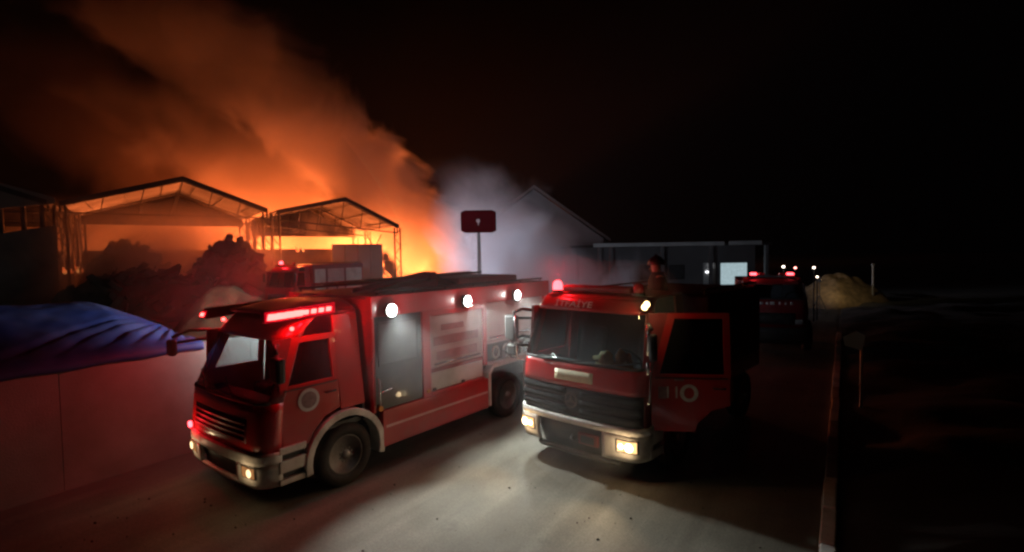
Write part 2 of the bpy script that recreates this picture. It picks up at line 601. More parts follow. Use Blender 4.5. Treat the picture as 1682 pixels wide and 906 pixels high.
def floodlight(parent, x, side, z, y=1.235, power=260, tilt=-0.62, lens='flood', cone=96, ahead=0.0, col=(0.93, 1.0, 0.95), on=True):
    s = side
    q = [(.05, y + .02), (.105, y + .05), (.115, y + .11), (.108, y + .118)]
    h = MB().lathe([(a_, b_ * s) for a_, b_ in q], 'y', 24, (x, 0, z)).build('floodlight', 'black', parent)
    MB().lathe([(.100, s * (y + .1185)), (.085, s * (y + .130)), (.03, s * (y + .138))], 'y', 24, (x, 0, z)).build('lens', lens, h, smooth=True)
    box('bracket', 'black', h, x - .03, x + .03, s * y, s * (y + .03), z - .11, z + .11)
    if on:
        light('floodlight_lamp', 'SPOT', h, (x, s * (y + .17), z), power, col, (ahead, s, tilt), .06, cone, .6)
        light('floodlight_spill', 'POINT', h, (x, s * (y + .20), z), 9, col, size=.05)
    return h

class Cab:
    def __init__(s, root, xt, yt, o):
        s.root, s.xt, s.yt = root, xt, yt
        s.__dict__.update(o)
    def Y(s, z): return lerp_table(s.yt, z)
    def F(s, q, z, push=0.0):
        x0, Y = lerp_table(s.xt, z), s.Y(z)
        a = abs(q)
        rx, ry = 0.30, 0.22
        if a < .7:
            y = (Y - ry) * a / .7
            x = -0.05 * (a / .7) ** 2
            nx, ny = 1, 0.08 * a
        else:
            t = (a - .7) / .3 * math.pi / 2
            y = (Y - ry) + ry * math.sin(t)
            x = -0.05 - rx * (1 - math.cos(t))
            nx, ny = math.cos(t), math.sin(t)
        sg = 1 if q >= 0 else -1
        return Vector((x0 + x + push * nx, sg * (y + push * ny), z))
    def skin(s, name, m, q0, q1, z0, z1, n=16, nz=6, push=0.0, solid=0.025, parent=None, smooth=True):
        return MB().patch(lambda u, v: s.F(q0 + (q1 - q0) * u, z0 + (z1 - z0) * v, push), n, nz).build(
            name, m, parent or s.root, smooth=smooth, solid=solid)
    def q_at(s, y, z):
        Y = s.Y(z)
        return .7 * y / (Y - .22) if abs(y) < Y - .22 else math.copysign(.7 + .3 * math.asin(min(1, (abs(y) - (Y - .22)) / .22)) / (math.pi / 2), y)
    def side_pts(s, pts, sd):
        return [(x, sd * s.Y(z), z) for x, z in pts]
    def shell(s):
        r = s.root
        s.skin('front_panel', s.front_mat, -1, 1, s.z_fp, s.z_ws0, 28, 5)
        ws = s.skin('windscreen', 'glass', -.87, .87, s.z_ws0 + .02, s.z_ws1, 28, 8, push=-.012, solid=0)
        s.skin('windscreen_seal', 'black', -.88, .88, s.z_ws0 - .01, s.z_ws0 + .035, 28, 1, push=.004, solid=.02, parent=ws)
        for sg in (-1, 1):
            s.skin('pillar', s.pillar_mat, sg * .87 if sg > 0 else -1, 1 if sg > 0 else -.87, s.z_ws0, s.z_ws1 + .02, 8, 8)
        s.skin('header', s.paint, -1, 1, s.z_ws1, s.z_roof - .03, 28, 4)
        zt = s.z_roof - .03
        def roof(u, v):
            p = s.F(-1 + 2 * u, zt)
            y = p.y
            k = v ** .8
            x = p.x + (s.x_rear - p.x) * v
            return (x, y * (1 - .01 * v), zt + .06 * math.sin(min(1, v * 4) * math.pi / 2) * (1 - (y / 1.1) ** 4 * .5))
        MB().patch(roof, 28, 10).build('roof', s.paint, r, smooth=True, solid=.03)
        # rear wall, floor, dash, seats
        Yb = s.Y(1.5)
        MB().prism([(s.x_rear, -Yb, .95), (s.x_rear, Yb, .95), (s.x_rear, s.Y(zt) , zt), (s.x_rear, -s.Y(zt), zt)], (.04, 0, 0)).build('rear_wall', 'seat', r)
        box('cab_floor', 'black', r, s.x_rear + .04, -.33, -Yb + .05, Yb - .05, .93, 1.0)
        d = box('dashboard', 'grey', r, -.62, -.30, -Yb + .08, Yb - .08, s.z_ws0 - .32, s.z_ws0 - .06, bevel=.05)
        for y in (-.6, .6):
            st = box('seat', 'seat', r, -1.45, -.95, y - .26, y + .26, 1.05, 1.42, bevel=.06)
            MB().prism([(-1.38, y - .25, 1.40), (-1.50, y - .25, 1.40), (-1.62, y - .22, 2.12), (-1.50, y - .22, 2.15)], (0, .5, 0)).build('seat_back', 'seat', st, bevel=.04)
        sw = MB()
        pts = [Vector((-.72, .6, s.z_ws0 - .02)) + Vector((.10 * math.sin(t), .23 * math.cos(t), .21 * math.sin(t))) for t in [2 * math.pi * k / 20 for k in range(21)]]
        sw.tube(pts, .016, 6, False)
        sw.tube([(-.72, .38, s.z_ws0 - .02), (-.72, .82, s.z_ws0 - .02)], .013, 6)
        sw.tube([(-.72, .6, s.z_ws0 - .02), (-.5, .6, s.z_ws0 - .2)], .025, 6)
        sw.build('steering_wheel', 'black', r, smooth=True)
        # rear quarter panels behind the doors
        for sd in (-1, 1):
            pts = s.side_pts([(s.x_door, 1.20), (s.x_door, zt), (s.x_rear, zt), (s.x_rear, 1.20)], sd)
            MB().prism(pts, (0, -sd * .04, 0)).build('quarter_panel', s.paint, r, bevel=.012)
    def door(s, sd, angle=0.0, z_belt=1.68, z_top=None, emblem=None):
        xh = -0.36
        z_top = z_top or s.z_ws1 + .03
        hy = s.Y(1.5)
        xr = s.x_door + .012
        def P(x, z):
            return (x - xh, sd * (s.Y(z) - hy), z)
        low = [(xh, .84), (xh, z_belt), (xr, z_belt), (xr, 1.24), (xr + .26, 1.16), (xr + .45, .98), (xr + .50, .84)]
        th = (0, -sd * .05, 0)
        d = MB().prism([P(*p) for p in low], th).build('door', s.paint, s.root, bevel=.015, loc=(xh, sd * hy, 0))
        d.rotation_euler = (0, 0, angle)
        sl = 0.26
        out = [(xh, z_belt), (xh - sl, z_top), (xr, z_top), (xr, z_belt)]
        inn = [(xh - .12, z_belt + .035), (xh - sl - .09, z_top - .08), (xr + .09, z_top - .08), (xr + .09, z_belt + .035)]
        MB().ring([P(*p) for p in out], [P(*p) for p in inn], th).build('window_frame', s.paint, d)
        MB().prism([(P(*p)[0], P(*p)[1] - sd * .025, p[1]) for p in inn], (0, -sd * .004, 0)).build('window', 'glass' if not s.dark_side or sd < 0 else 'dglass', d)
        # quarter-light corner between pillar and frame
        MB().prism([P(xh, z_belt + .01), P(xh - sl, z_top), P(xh + .02 , z_top), ], th).build('pillar_cover', s.pillar_mat, d)
        MB().tube([P(xr + .08, z_belt - .16), (P(xr + .08, z_belt - .16)[0], P(0, z_belt)[1] + sd * .045, z_belt - .16),
                   (P(xr + .24, z_belt - .16)[0], P(0, z_belt)[1] + sd * .045, z_belt - .16), P(xr + .24, z_belt - .16)], .014, 6).build('handle', 'black', d, smooth=True)
        box('mud_line', 'black', d, xr - xh + .04, -.05, sd * .001, sd * .006, z_belt - .03, z_belt - .012)
        return d
    def arch(s, xc, sd, ro=.70, ri=.60, zc=.50, m='white', a0=-10, a1=195, y0=.95, y1=1.215):
        n = 18
        out, inn = [], []
        for k in range(n + 1):
            a = R(a0 + (a1 - a0) * k / n)
            out.append((xc + ro * math.cos(a), sd * y1, zc + ro * .98 * math.sin(a)))
            inn.append((xc + ri * math.cos(a), sd * y1, zc + ri * .98 * math.sin(a)))
        MB().prism(out + inn[::-1], (0, -sd * (y1 - y0), 0)).build('wheel_arch', m, s.root, bevel=.012)
        MB().prism([(x, sd * (y0 - .02), z) for x, _, z in out], (0, -sd * .05, 0)).build('arch_liner', 'black', s.root)

def mirror_arm(parent, sd, p0, p1, hous, m='black', size=(.10, .22, .42)):
    """two bars reaching from the pillar to a boxed mirror"""
    a = MB()
    a.tube([p0, (Vector(p0) + Vector(p1)) / 2 + Vector((0.03, 0, .05)), p1], .026, 6)
    q0, q1 = Vector(p0) - Vector((0, 0, .13)), Vector(p1) - Vector((0, 0, .10))
    a.tube([q0, q1], .022, 6)
    o = a.build('mirror_arm', m, parent, smooth=True)
    c = Vector(hous)
    hx, hy, hz = size[0] / 2, size[1] / 2, size[2] / 2
    b = box('mirror', m, o, c.x - hx, c.x + hx, c.y - hy, c.y + hy, c.z - hz, c.z + hz, bevel=.035)
    box('mirror_glass', 'chrome', b, c.x - hx - .006, c.x - hx - .001, c.y - hy + .03, c.y + hy - .03, c.z - hz + .03, c.z + hz - .03)
    return o

def shutter(parent, x0, x1, z0, z1, sd, y, m, pitch=.042, name='shutter'):
    mb = MB()
    n = max(2, int((z1 - z0) / pitch))
    xa, xb = min(x0, x1), max(x0, x1)
    vs, fs = [], []
    for k in range(n):
        a, b = z0 + (z1 - z0) * k / n, z0 + (z1 - z0) * (k + 1) / n
        h = b - a
        for zz, d in ((a + .001, 0), (a + h * .2, .010), (a + h * .8, .010), (b - .001, 0)):
            vs += [(xa, sd * (y + d), zz), (xb, sd * (y + d), zz)]
    for i in range(len(vs) // 2 - 1):
        fs.append((2 * i, 2 * i + 1, 2 * i + 3, 2 * i + 2))
    mb.add(vs, fs)
    o = mb.build(name, m, parent)
    MB().tube([(xa + .1, sd * (y + .03), z0 + .07), (xb - .1, sd * (y + .03), z0 + .07)], .016, 6).build('pull_bar', 'chrome', o, smooth=True)
    return o

def led_strip(parent, x0, x1, sd, y, z0, z1, n, lit=True, power=26):
    base = MB().prism([(x0 + .06, sd * (y - .02), z0 - .085), (x1 - .06, sd * (y - .02), z1 - .085), (x1 - .06, sd * (y - .02), z1 + .10), (x0 + .06, sd * (y - .02), z0 + .085)],
                      (0, -sd * .10, 0)).build('light_strip', 'darkred', parent, bevel=.03)
    if lit:
        MB().prism([(x0 + .05, sd * (y - .018), z0 - .075), (x1 - .05, sd * (y - .018), z1 - .075), (x1 - .05, sd * (y - .018), z1 + .09), (x0 + .05, sd * (y - .018), z0 + .075)],
                   (0, sd * .006, 0)).build('glow_cover', 'ledglow', base)  # emissive cover stands in for red LED glow on the bodywork
    for k in range(n):
        t = (k + .5) / n
        x, z = x0 + (x1 - x0) * t, z0 + (z1 - z0) * t
        wx, h = (.085, .042) if k < 4 else (.045, .032)
        MB().prism([(x + wx, sd * (y - .018), z - h), (x - wx * .75, sd * (y - .018), z - h), (x - wx, sd * (y - .018), z + h), (x + wx * .75, sd * (y - .018), z + h)],
                   (0, sd * .03, 0)).build('led_module', 'ledred' if lit else 'deadred', base, bevel=.008)
    if lit:
        for k in range(3):
            t = (k + .5) / 3
            light('strip_lamp', 'POINT', base, (x0 + (x1 - x0) * t, sd * (y + .10), z0 + (z1 - z0) * t + .02), power / 3, (1, .012, .025), size=.04)
    return base

def beacon(parent, x, y, z, lit=True, power=40, r=.075, h=.15, col=(1, .012, .02)):
    b = MB().lathe([(r * 1.15, 0), (r * 1.15, .035), (r * .9, .04)], 'z', 18, (x, y, z)).build('beacon', 'black', parent, smooth=False)
    MB().lathe([(r, .041), (r, h * .6), (r * .8, h * .88), (r * .4, h)], 'z', 18, (x, y, z)).build('dome', 'beacon' if lit else 'deadred', b, smooth=True)
    if lit:
        light('beacon_lamp', 'POINT', b, (x, y, z + h + .10), power, col, size=.06)
    return b

def headlamp(cabo, y, z, wy, hz, lens, lit=True, power=60, push=.012, col=(1, .70, .38), glow='deadlens', glow2='deadlens', spill=1.0):
    q0, q1 = cabo.q_at(y - wy, z), cabo.q_at(y + wy, z)
    h = cabo.skin('headlamp', 'black', q0, q1, z - hz, z + hz, 10, 3, push=push, solid=.06, smooth=False)
    dq = (q1 - q0)
    cabo.skin('lens', glow, q0 + dq * .08, q1 - dq * .08, z - hz * .84, z + hz * .84, 8, 3, push=push + .006, solid=.004, parent=h)
    p = cabo.F((q0 + q1) / 2, z, push + .012)
    nrm = (cabo.F((q0 + q1) / 2, z, push + .1) - cabo.F((q0 + q1) / 2, z, push)).normalized()
    for k, rr in ((0, hz * .66), (1, hz * .42)):
        c0 = cabo.F(q0 + dq * (.62 if y > 0 else .38) if k == 0 else q0 + dq * (.26 if y > 0 else .74), z, push + .011)
        u_ = Vector((0, 0, 1)).cross(nrm).normalized()
        w_ = nrm.cross(u_)
        MB().prism([c0 + (u_ * math.cos(t) + w_ * math.sin(t)) * rr for t in [2 * math.pi * i / 20 for i in range(20)]], nrm * .006).build('reflector', lens if k == 0 else glow2, h)
    if lit:
        light('headlamp_lamp', 'SPOT', h, cabo.F((q0 + q1) / 2, z, .14), power, col, (1, 0, -.16), .06, 95, .9)
        light('headlamp_spill', 'POINT', h, cabo.F((q0 + q1) / 2, z, .16), spill, col, size=.05)
    return h

def chassis(root, x_end, wheels):
    for y in (-.4, .4):
        box('chassis_rail', 'black', root, x_end, -.35, y - .05, y + .05, .62, .86)
    for x, dual in wheels:
        for sd in (-1, 1):
            wheel(root, x, sd * 1.03, sd)
        MB().tube([(x, -.95, .48), (x, .95, .48)], .08, 8).build('axle', 'black', root)

# ---- first engine: modern cab with light strips along the roof edges, long box body
def engine_one():
    root = empty('fire_engine', (-4.331, 7.409, 0), -2.225)
    xt = [(.30, -.10), (.40, -.02), (.62, 0), (.9, 0), (1.5, -.05), (2.34, -.40), (2.5, -.52), (2.66, -.72)]
    yt = [(.30, 1.08), (.5, 1.15), (.9, 1.17), (1.6, 1.16), (2.34, 1.05), (2.7, .97)]
    c = Cab(root, xt, yt, dict(z_fp=.86, z_ws0=1.52, z_ws1=2.34, z_roof=2.66, x_rear=-1.74, x_door=-1.30, paint='red', front_mat='red', pillar_mat='darkred', dark_side=False))
    c.shell()
    for sd in (-1, 1):
        d = c.door(sd, 0, 1.68)
        e = MB().lathe([(.165, 0), (.165, .006)], 'y', 32, (-.42, (.003 if sd > 0 else -.009), 1.47)).build('emblem', 'decal', d)
        MB().lathe([(.12, 0), (.12, .003)], 'y', 32, (-.42, (.0095 if sd > 0 else -.0125), 1.47)).build('emblem_centre', 'decal2', e)
        c.arch(-1.38, sd, .70, .595)
    # dark grille field and lower front
    gr = c.skin('grille', 'darkred', -.60, .60, .98, 1.30, 20, 3, push=.006, solid=.01)
    for k in range(4):
        c.skin('grille_bar', 'darkred', -.57, .57, 1.00 + k * .075, 1.035 + k * .075, 20, 1, push=.022, solid=.015, parent=gr)
    # white bumper built round a dark intake
    bp = c.skin('bumper', 'white', -1, 1, .70, .865, 30, 3, push=.02, solid=.05)
    for sg in (-1, 1):
        a, b = (.44, 1) if sg > 0 else (-1, -.44)
        c.skin('bumper_corner', 'white', a, b, .36, .702, 14, 5, push=.02, solid=.05, parent=bp)
        # side extension back to the wheel arch with two dark step recesses
        for z0, z1, m, dy in ((.38, .46, 'white', 0), (.462, .545, 'black', -.05), (.547, .72, 'white', 0), (.722, .80, 'black', -.05), (.802, .90, 'white', 0)):
            Yo = 1.19 + dy
            box('step', m, bp, -.71, -.31, sg * (Yo - .10), sg * Yo, z0, z1, bevel=.012)
        headlamp(c, sg * .87, .60, .15, .085, 'headlow', True, 3, .024, glow='glowdim', glow2='glowdim', spill=1.6)
    c.skin('bumper_lip', 'white', -.46, .46, .36, .43, 16, 1, push=.02, solid=.05, parent=bp)
    c.skin('intake', 'black', -.46, .46, .42, .71, 16, 2, push=-.06, solid=.02, parent=bp)
    # roof fairing with the two light strips
    f = MB()
    def fair(u, v):
        x = -.62 - 1.13 * v
        y = (u - .5) * 1.86 * (1 - .12 * (1 - v))
        return (x, y, 2.69 + .14 * math.sin(min(1, v * 1.6) * math.pi / 2) * (1 - abs(2 * u - 1) ** 5))
    f.patch(fair, 20, 10).build('roof_fairing', 'red', root, smooth=True, solid=.04)
    led_strip(root, -.30, -1.28, 1, 1.05, 2.69, 2.73, 8, True, 36)
    led_strip(root, -.34, -1.28, -1, 1.02, 2.63, 2.68, 8, True, 55)
    fl = MB().prism([(-.262, -1.0, 2.58), (-.262, -.86, 2.58), (-.30, -.86, 2.68), (-.30, -1.0, 2.68)], (.02, 0, 0)).build('front_light', 'ledglow', root, bevel=.01)
    for k in range(2):
        MB().prism([(-.245, -.985 + k * .06, 2.60), (-.245, -.94 + k * .06, 2.60), (-.265, -.94 + k * .06, 2.65), (-.265, -.985 + k * .06, 2.65)], (.015, 0, 0)).build('led_module', 'ledred', fl)
    for sd in (-1, 1):
        MB().lathe([(.03, 0), (.03, .02)], 'y', 10, (-.62, sd * 1.05 if sd > 0 else -1.07, 2.50)).build('glint_disc', 'ledred', root)  # small glowing disc standing in for a bright reflection on the cab
    # front strobe on the off side
    st = MB().lathe([(.05, 0), (.05, .03)], 'x', 12, (.012, -.83, .96)).build('strobe', 'beacon', root)
    light('strobe_lamp', 'POINT', st, (.14, -.83, .96), 5, (1, .012, .02), size=.04)
    # mirrors
    mirror_arm(root, -1, (-.42, -1.06, 2.36), (.06, -1.32, 2.27), (.06, -1.34, 2.10), size=(.10, .20, .26))
    mirror_arm(root, 1, (-.40, 1.07, 2.30), (-.22, 1.36, 2.24), (-.22, 1.38, 2.02), m='black', size=(.12, .22, .34))
    # wipers
    for y in (-.45, .45):
        MB().tube([c.F(c.q_at(y, 1.55), 1.55, .03), c.F(c.q_at(y - .42, 1.78), 1.78, .025)], .010, 5).build('wiper', 'black', root)
    chassis(root, -6.9, ((-1.38, 0), (-5.42, 1)))
    # ---- body
    XB, XE, ZT = -1.86, -6.95, 2.87
    box('body_core', 'black', root, XB - .02, XE + .02, -1.06, 1.06, .88, ZT - .06)
    box('body_roof', 'darkred', root, XB, XE, -1.2, 1.2, ZT - .05, ZT, bevel=.02)
    box('body_front', 'red', root, XB, XB - .018, -1.2, 1.2, .9, ZT - .052)
    rear = box('body_rear', 'red', root, XE, XE + .018, -1.2, 1.2, .6, ZT - .052)
    for sd in (-1, 1):
        def side(name, m, x0, x1, z0, z1, dy=0.0, bev=.01, parent=root):
            return box(name, m, parent, x0, x1, sd * 1.07, sd * (1.22 + dy), z0, z1, bev)
        side('top_band', 'red', XB, XE, 2.53, 2.868)
        side('post', 'red', XB, -1.91, 1.0, 2.528)
        side('post', 'red', -2.935, -3.12, 1.0, 2.528)
        side('shutter_head', 'red', -3.122, -4.568, 2.425, 2.528, -.004)
        side('post', 'red', -4.57, -4.67, 1.28, 2.528)
        side('post', 'red', -6.72, XE, .5, 2.528)
        sk = side('skirt', 'red', -2.04, -4.69, .40, .998, -.003)
        side('skirt_stripe', 'stripe', -2.10, -4.66, .705, .745, .004, .002, sk)
        side('sill', 'red', -3.122, -4.568, .999, 1.058, .003)
        # crew door
        cd = box('crew_door', 'crew', root, -1.915, -2.93, sd * 1.09, sd * 1.195, 1.003, 2.525, .015)
        MB().ring([(-1.99, sd * 1.197, 1.72), (-1.99, sd * 1.197, 2.44), (-2.85, sd * 1.197, 2.44), (-2.85, sd * 1.197, 1.72)],
                  [(-2.03, sd * 1.197, 1.76), (-2.03, sd * 1.197, 2.40), (-2.81, sd * 1.197, 2.40), (-2.81, sd * 1.197, 1.76)], (0, sd * .012, 0)).build('window_seal', 'black', cd)
        box('window', 'grey', cd, -2.03, -2.81, sd * 1.196, sd * 1.199, 1.76, 2.40)
        MB().tube([(-1.95, sd * 1.21, 1.10), (-1.95, sd * 1.27, 1.14), (-1.95, sd * 1.27, 1.52), (-1.95, sd * 1.21, 1.56)], .018, 8).build('grab_rail', 'chrome', cd, smooth=True)
        MB().tube([(-2.02, sd * 1.20, 1.30), (-2.05, sd * 1.25, 1.32), (-2.20, sd * 1.25, 1.34), (-2.22, sd * 1.20, 1.34)], .015, 8).build('handle', 'chrome', cd, smooth=True)
        MB().lathe([(.045, 0), (.045, .05)], 'y', 14, (-1.98, sd * 1.20 if sd > 0 else -1.25, 1.05)).build('step_lamp', 'amber', cd)
        # roller shutter with printed bands, lower pale panel
        sh = shutter(root, -3.125, -4.565, 1.47, 2.42, sd, 1.17, 'shutter')
        for z0, z1, xa, xb in ((2.13, 2.24, -3.42, -4.02), (1.87, 2.03, -3.22, -4.44), (1.60, 1.76, -3.30, -4.40)):
            MB().box(min(xa, xb), max(xa, xb), min(sd * 1.184, sd * 1.187), max(sd * 1.184, sd * 1.187), z0, z1).build('printed_band', 'print', sh)
        side('shutter_band', 'darkred', -3.125, -4.565, 1.40, 1.468, -.02, .004)
        side('lower_panel', 'panelgrey', -3.14, -4.55, 1.07, 1.396, -.03, .006)
        for x in (-3.2, -3.95):
            box('latch', 'black', root, x - .03, x + .03, sd * 1.195, sd * 1.23, 1.075, 1.12)
        box('step_lamp', 'amber', root, -3.00, -3.06, sd * 1.222, sd * 1.245, 1.08, 1.13, .006)
        # rear bay: closed shutter above, open pump bay below, boxed arch
        shutter(root, -4.675, -6.715, 1.74, 2.52, sd, 1.17, 'shutter')
        side('bay_lintel', 'shutter', -4.675, -6.715, 1.69, 1.738, 0, .006)
        box('bay_back', 'black', root, -4.675, -6.715, sd * 1.062, sd * 1.075, 1.30, 1.688)
        bay = side('bay_floor', 'panelgrey', -4.675, -6.715, 1.262, 1.298, .01, .006)
        hs = MB()
        for k, x in enumerate((-5.15, -5.45, -5.72, -6.1, -6.4)):
            hs.lathe([(.07, .0), (.07, .05), (.05, .06), (.05, .14), (.085, .145), (.085, .17)], 'y', 14, (x, 1.08 if sd > 0 else -1.25, 1.42 + .05 * (k % 2)))
        hs.build('pump_outlet', 'chrome', bay, smooth=False)
        hz = MB()
        for k in range(3):
            pts = [Vector((-5.0 - .32 * k + .10 * math.cos(t), sd * (1.16 + .03 * k), 1.48 + .12 * math.sin(t))) for t in [i * .5 for i in range(22)]]
            hz.tube(pts, .022, 6)
        hz.build('hose_loop', 'panelgrey', bay, smooth=True)
        ar = MB()
        o_ = [(-4.70, .42), (-4.70, 1.10), (-4.84, 1.255), (-6.02, 1.255), (-6.16, 1.10), (-6.16, .42)]
        i_ = [(-4.775, .42), (-4.775, 1.07), (-4.87, 1.18), (-5.99, 1.18), (-6.085, 1.07), (-6.085, .42)]
        ar.prism([(x, sd * 1.225, z) for x, z in o_ + i_[::-1]], (0, -sd * .18, 0)).build('rear_arch', 'white', root, bevel=.01)
        side('skirt', 'red', -6.17, -6.718, .45, 1.26, -.003)
        for x in (-2.16, -3.97, -5.54):
            floodlight(root, x, sd, 2.63, power=520 if sd > 0 else 380, cone=(72 if x > -3 else 84) if sd > 0 else 150, tilt=-1.0 if sd > 0 else .05, ahead=(.40 if x > -3 else .15) if sd > 0 else 0)
    # roof gear: sloping monitor barrel, rails, hatch boxes
    mn = MB().prism([(-2.1, .30, 2.875), (-3.55, .30, 3.03), (-3.75, .30, 3.03), (-3.75, .30, 2.875)], (0, .5, 0)).build('monitor_base', 'black', root, bevel=.02)
    MB().tube([(-2.0, .55, 2.93), (-3.5, .55, 3.12), (-3.72, .55, 3.12)], [.035, .07, .09], 10).build('monitor_barrel', 'black', mn, smooth=True)
    box('monitor_mount', 'black', mn, -3.66, -3.84, .42, .68, 2.9, 3.19, .03)
    MB().tube([(-3.8, .55, 3.12), (-4.2, .55, 3.02), (-4.5, .55, 2.90)], .012, 6).build('monitor_hose', 'black', mn)
    for sd in (-1, 1):
        rl = MB()
        rl.tube([(-2.0, sd * 1.12, 2.93), (-6.8, sd * 1.12, 2.93)], .02, 6)
        for k in range(7):
            x = -2.05 - k * .78
            rl.tube([(x, sd * 1.12, 2.86), (x, sd * 1.12, 2.93)], .016, 6)
        rl.build('roof_rail', 'black', root, smooth=True)
    box('roof_locker', 'darkred', root, -4.6, -6.6, -.9, .55, 2.872, 3.02, .03)
    ld = MB()
    for y in (-.95, -.58):
        ld.tube([(-2.2, y, 2.99), (-6.6, y, 3.07)], .025, 6)
    for k in range(14):
        x = -2.3 - k * .32
        ld.tube([(x, -.95, 2.99 + (-2.2 - x) * .018), (x, -.58, 2.99 + (-2.2 - x) * .018)], .016, 6)
    ld.build('ladder', 'chrome', root, smooth=True)
    # unseen rear lamps, added to light the pale smoke and the far engine
    for y in (-.7, .7):
        h = box('added_rear_lamp', 'black', root, XE - .10, XE - .012, y - .12, y + .12, 2.62, 2.78, .015)
        MB().box(XE - .108, XE - .101, y - .1, y + .1, 2.64, 2.76).build('lens', 'floodfar', h)
        light('added_rear_lamp_beam', 'SPOT', h, (XE - .2, y, 2.72), 1600 if y < 0 else 480, (.72, .84, 1.0), (-1, -.8, .14) if y < 0 else (-1, .0, .34), .08, 95 if y < 0 else 85, .7)
        MB().box(XE - .03, XE - .012, y * 1.4 - .06, y * 1.4 + .06, .95, 1.2).build('tail_light', 'deadred', root)
    tag(root, 'red fire engine with glowing red roof strips, white bumper and three white side floodlights', 'fire engine', 'fire engines on the road')
    return root
E1 = engine_one()

# ---- second engine: tall windscreen, visor lettering, driver door swung open
def engine_two():
    yaw = -2.30
    root = empty('fire_engine', (.923, 8.111, 0), yaw)
    xt = [(.28, -.10), (.40, -.03), (.64, 0), (1.0, 0), (1.5, -.02), (1.76, -.05), (2.58, -.33), (2.7, -.40), (2.82, -.55)]
    yt = [(.28, 1.10), (.5, 1.17), (.9, 1.18), (1.76, 1.17), (2.58, 1.08), (2.85, 1.02)]
    c = Cab(root, xt, yt, dict(z_fp=1.38, z_ws0=1.76, z_ws1=2.56, z_roof=2.80, x_rear=-1.78, x_door=-1.50, paint='red', front_mat='red', pillar_mat='darkred', dark_side=True))
    c.shell()
    da = -(math.pi - (R(-8) - yaw))
    dl = c.door(1, da, 1.66)
    dr = c.door(-1, 0, 1.70)
    # phone number and badge on the open door
    text('door_lettering', '11', .25, 'decal', dl, (-.30, .006, 1.42), (-1, 0, 0), (0, 0, 1))
    b = box('badge', 'decal2', dl, -.10, -.22, .001, .006, 1.33, 1.51)
    MB().ring([(-.54 + .13 * math.cos(t), .001, 1.42 + .13 * math.sin(t)) for t in [2 * math.pi * k / 28 for k in range(28)]],
              [(-.54 + .075 * math.cos(t), .001, 1.42 + .085 * math.sin(t)) for t in [2 * math.pi * k / 28 for k in range(28)]], (0, .006, 0)).build('badge_ring', 'decal', dl)
    box('badge', 'decal2', dl, -.33, -.47, .001, .005, 1.60, 1.635)
    # visor lettering
    text('visor_lettering', '\u0130TFA\u0130YE', .15, 'lettering', root, c.F(0, 2.66, .012) + Vector((.0, -.22, 0)), (0, 1, 0), (-.55, 0, 1), 1.35)
    # grille with slats, ring emblem
    gr = c.skin('grille', 'black', -.90, .90, .90, 1.385, 28, 3, push=-.03, solid=.02)
    for k in range(3):
        z = .97 + k * .145
        for a, bq in ((-.86, -.10), (.10, .86)):
            c.skin('grille_bar', 'grillebar', a, bq, z, z + .085, 14, 2, push=.012, solid=.03, parent=gr)
    em = MB().ring([(.022, .12 * math.cos(t), 1.19 + .12 * math.sin(t)) for t in [2 * math.pi * k / 28 for k in range(28)]],
                   [(.022, .10 * math.cos(t), 1.19 + .10 * math.sin(t)) for t in [2 * math.pi * k / 28 for k in range(28)]], (.02, 0, 0))
    for t in (90, 210, 330):
        p = Vector((0, math.cos(R(t)), math.sin(R(t))))
        q = Vector((0, -p.z, p.y))
        cc = Vector((.024, 0, 1.19))
        em.prism([cc + q * .02, cc + p * .11, cc - q * .02], (.016, 0, 0))
    em.build('emblem', 'chrome', gr)
    sk = c.skin('grille_side', 'darkred', .90, 1.0, .90, 1.385, 4, 3)
    c.skin('grille_side', 'darkred', -1.0, -.90, .90, 1.385, 4, 3)
    pl = c.skin('front_plate', 'plate', c.q_at(-.36, 1.56), c.q_at(.36, 1.56), 1.475, 1.64, 10, 2, push=.012, solid=.012)
    # bumper
    bp = c.skin('bumper', 'white', -1, 1, .80, .905, 30, 2, push=.03, solid=.06)
    for sg in (-1, 1):
        a, bq = (.40, 1) if sg > 0 else (-1, -.52)
        c.skin('bumper_corner', 'white', a, bq, .40, .802, 14, 5, push=.03, solid=.06, parent=bp)
        for z0, z1, m, dy in ((.42, .55, 'white', 0), (.552, .62, 'black', -.05), (.622, .92, 'white', 0)):
            box('step', m, bp, -.70, -.30, sg * (1.11 + dy), sg * (1.205 + dy), z0, z1, bevel=.012)
        headlamp(c, sg * .93, .64, .16, .10, 'head', True, 60, .036, glow='glowlens', glow2='head', spill=4.5)
        c.arch(-1.38, sg, .70, .60, m='darkred')
    c.skin('intake', 'black', -.54, .42, .34, .81, 16, 2, push=-.08, solid=.02, parent=bp)
    c.skin('bumper_lip', 'grey', -.60, .60, .27, .335, 16, 1, push=.02, solid=.06, parent=bp)
    rc = box('tow_recess', 'darkred', bp, -.02, .03, .12, .48, .52, .70, .01)
    box('tow_eye', 'black', rc, .031, .045, .18, .42, .555, .665)
    MB().tube([(0, .0, .62), (.09, .02, .60), (.11, .10, .56), (.02, .12, .56)], .02, 6).build('tow_hook', 'grey', bp, smooth=True)
    # chrome grab rail down the driver-side pillar and wipers
    MB().tube([c.F(.93, 2.55, .03), c.F(.93, 2.50, .06), c.F(.93, 2.1, .06), c.F(.93, 1.6, .06), c.F(.93, 1.30, .05), c.F(.93, 1.26, .02)], .016, 8).build('grab_rail', 'chrome', root, smooth=True)
    for y in (-.75, -.05, .55):
        MB().tube([c.F(c.q_at(y, 1.79), 1.79, .035), c.F(c.q_at(y + .5, 1.86), 1.86, .03)], .011, 5).build('wiper', 'black', root)
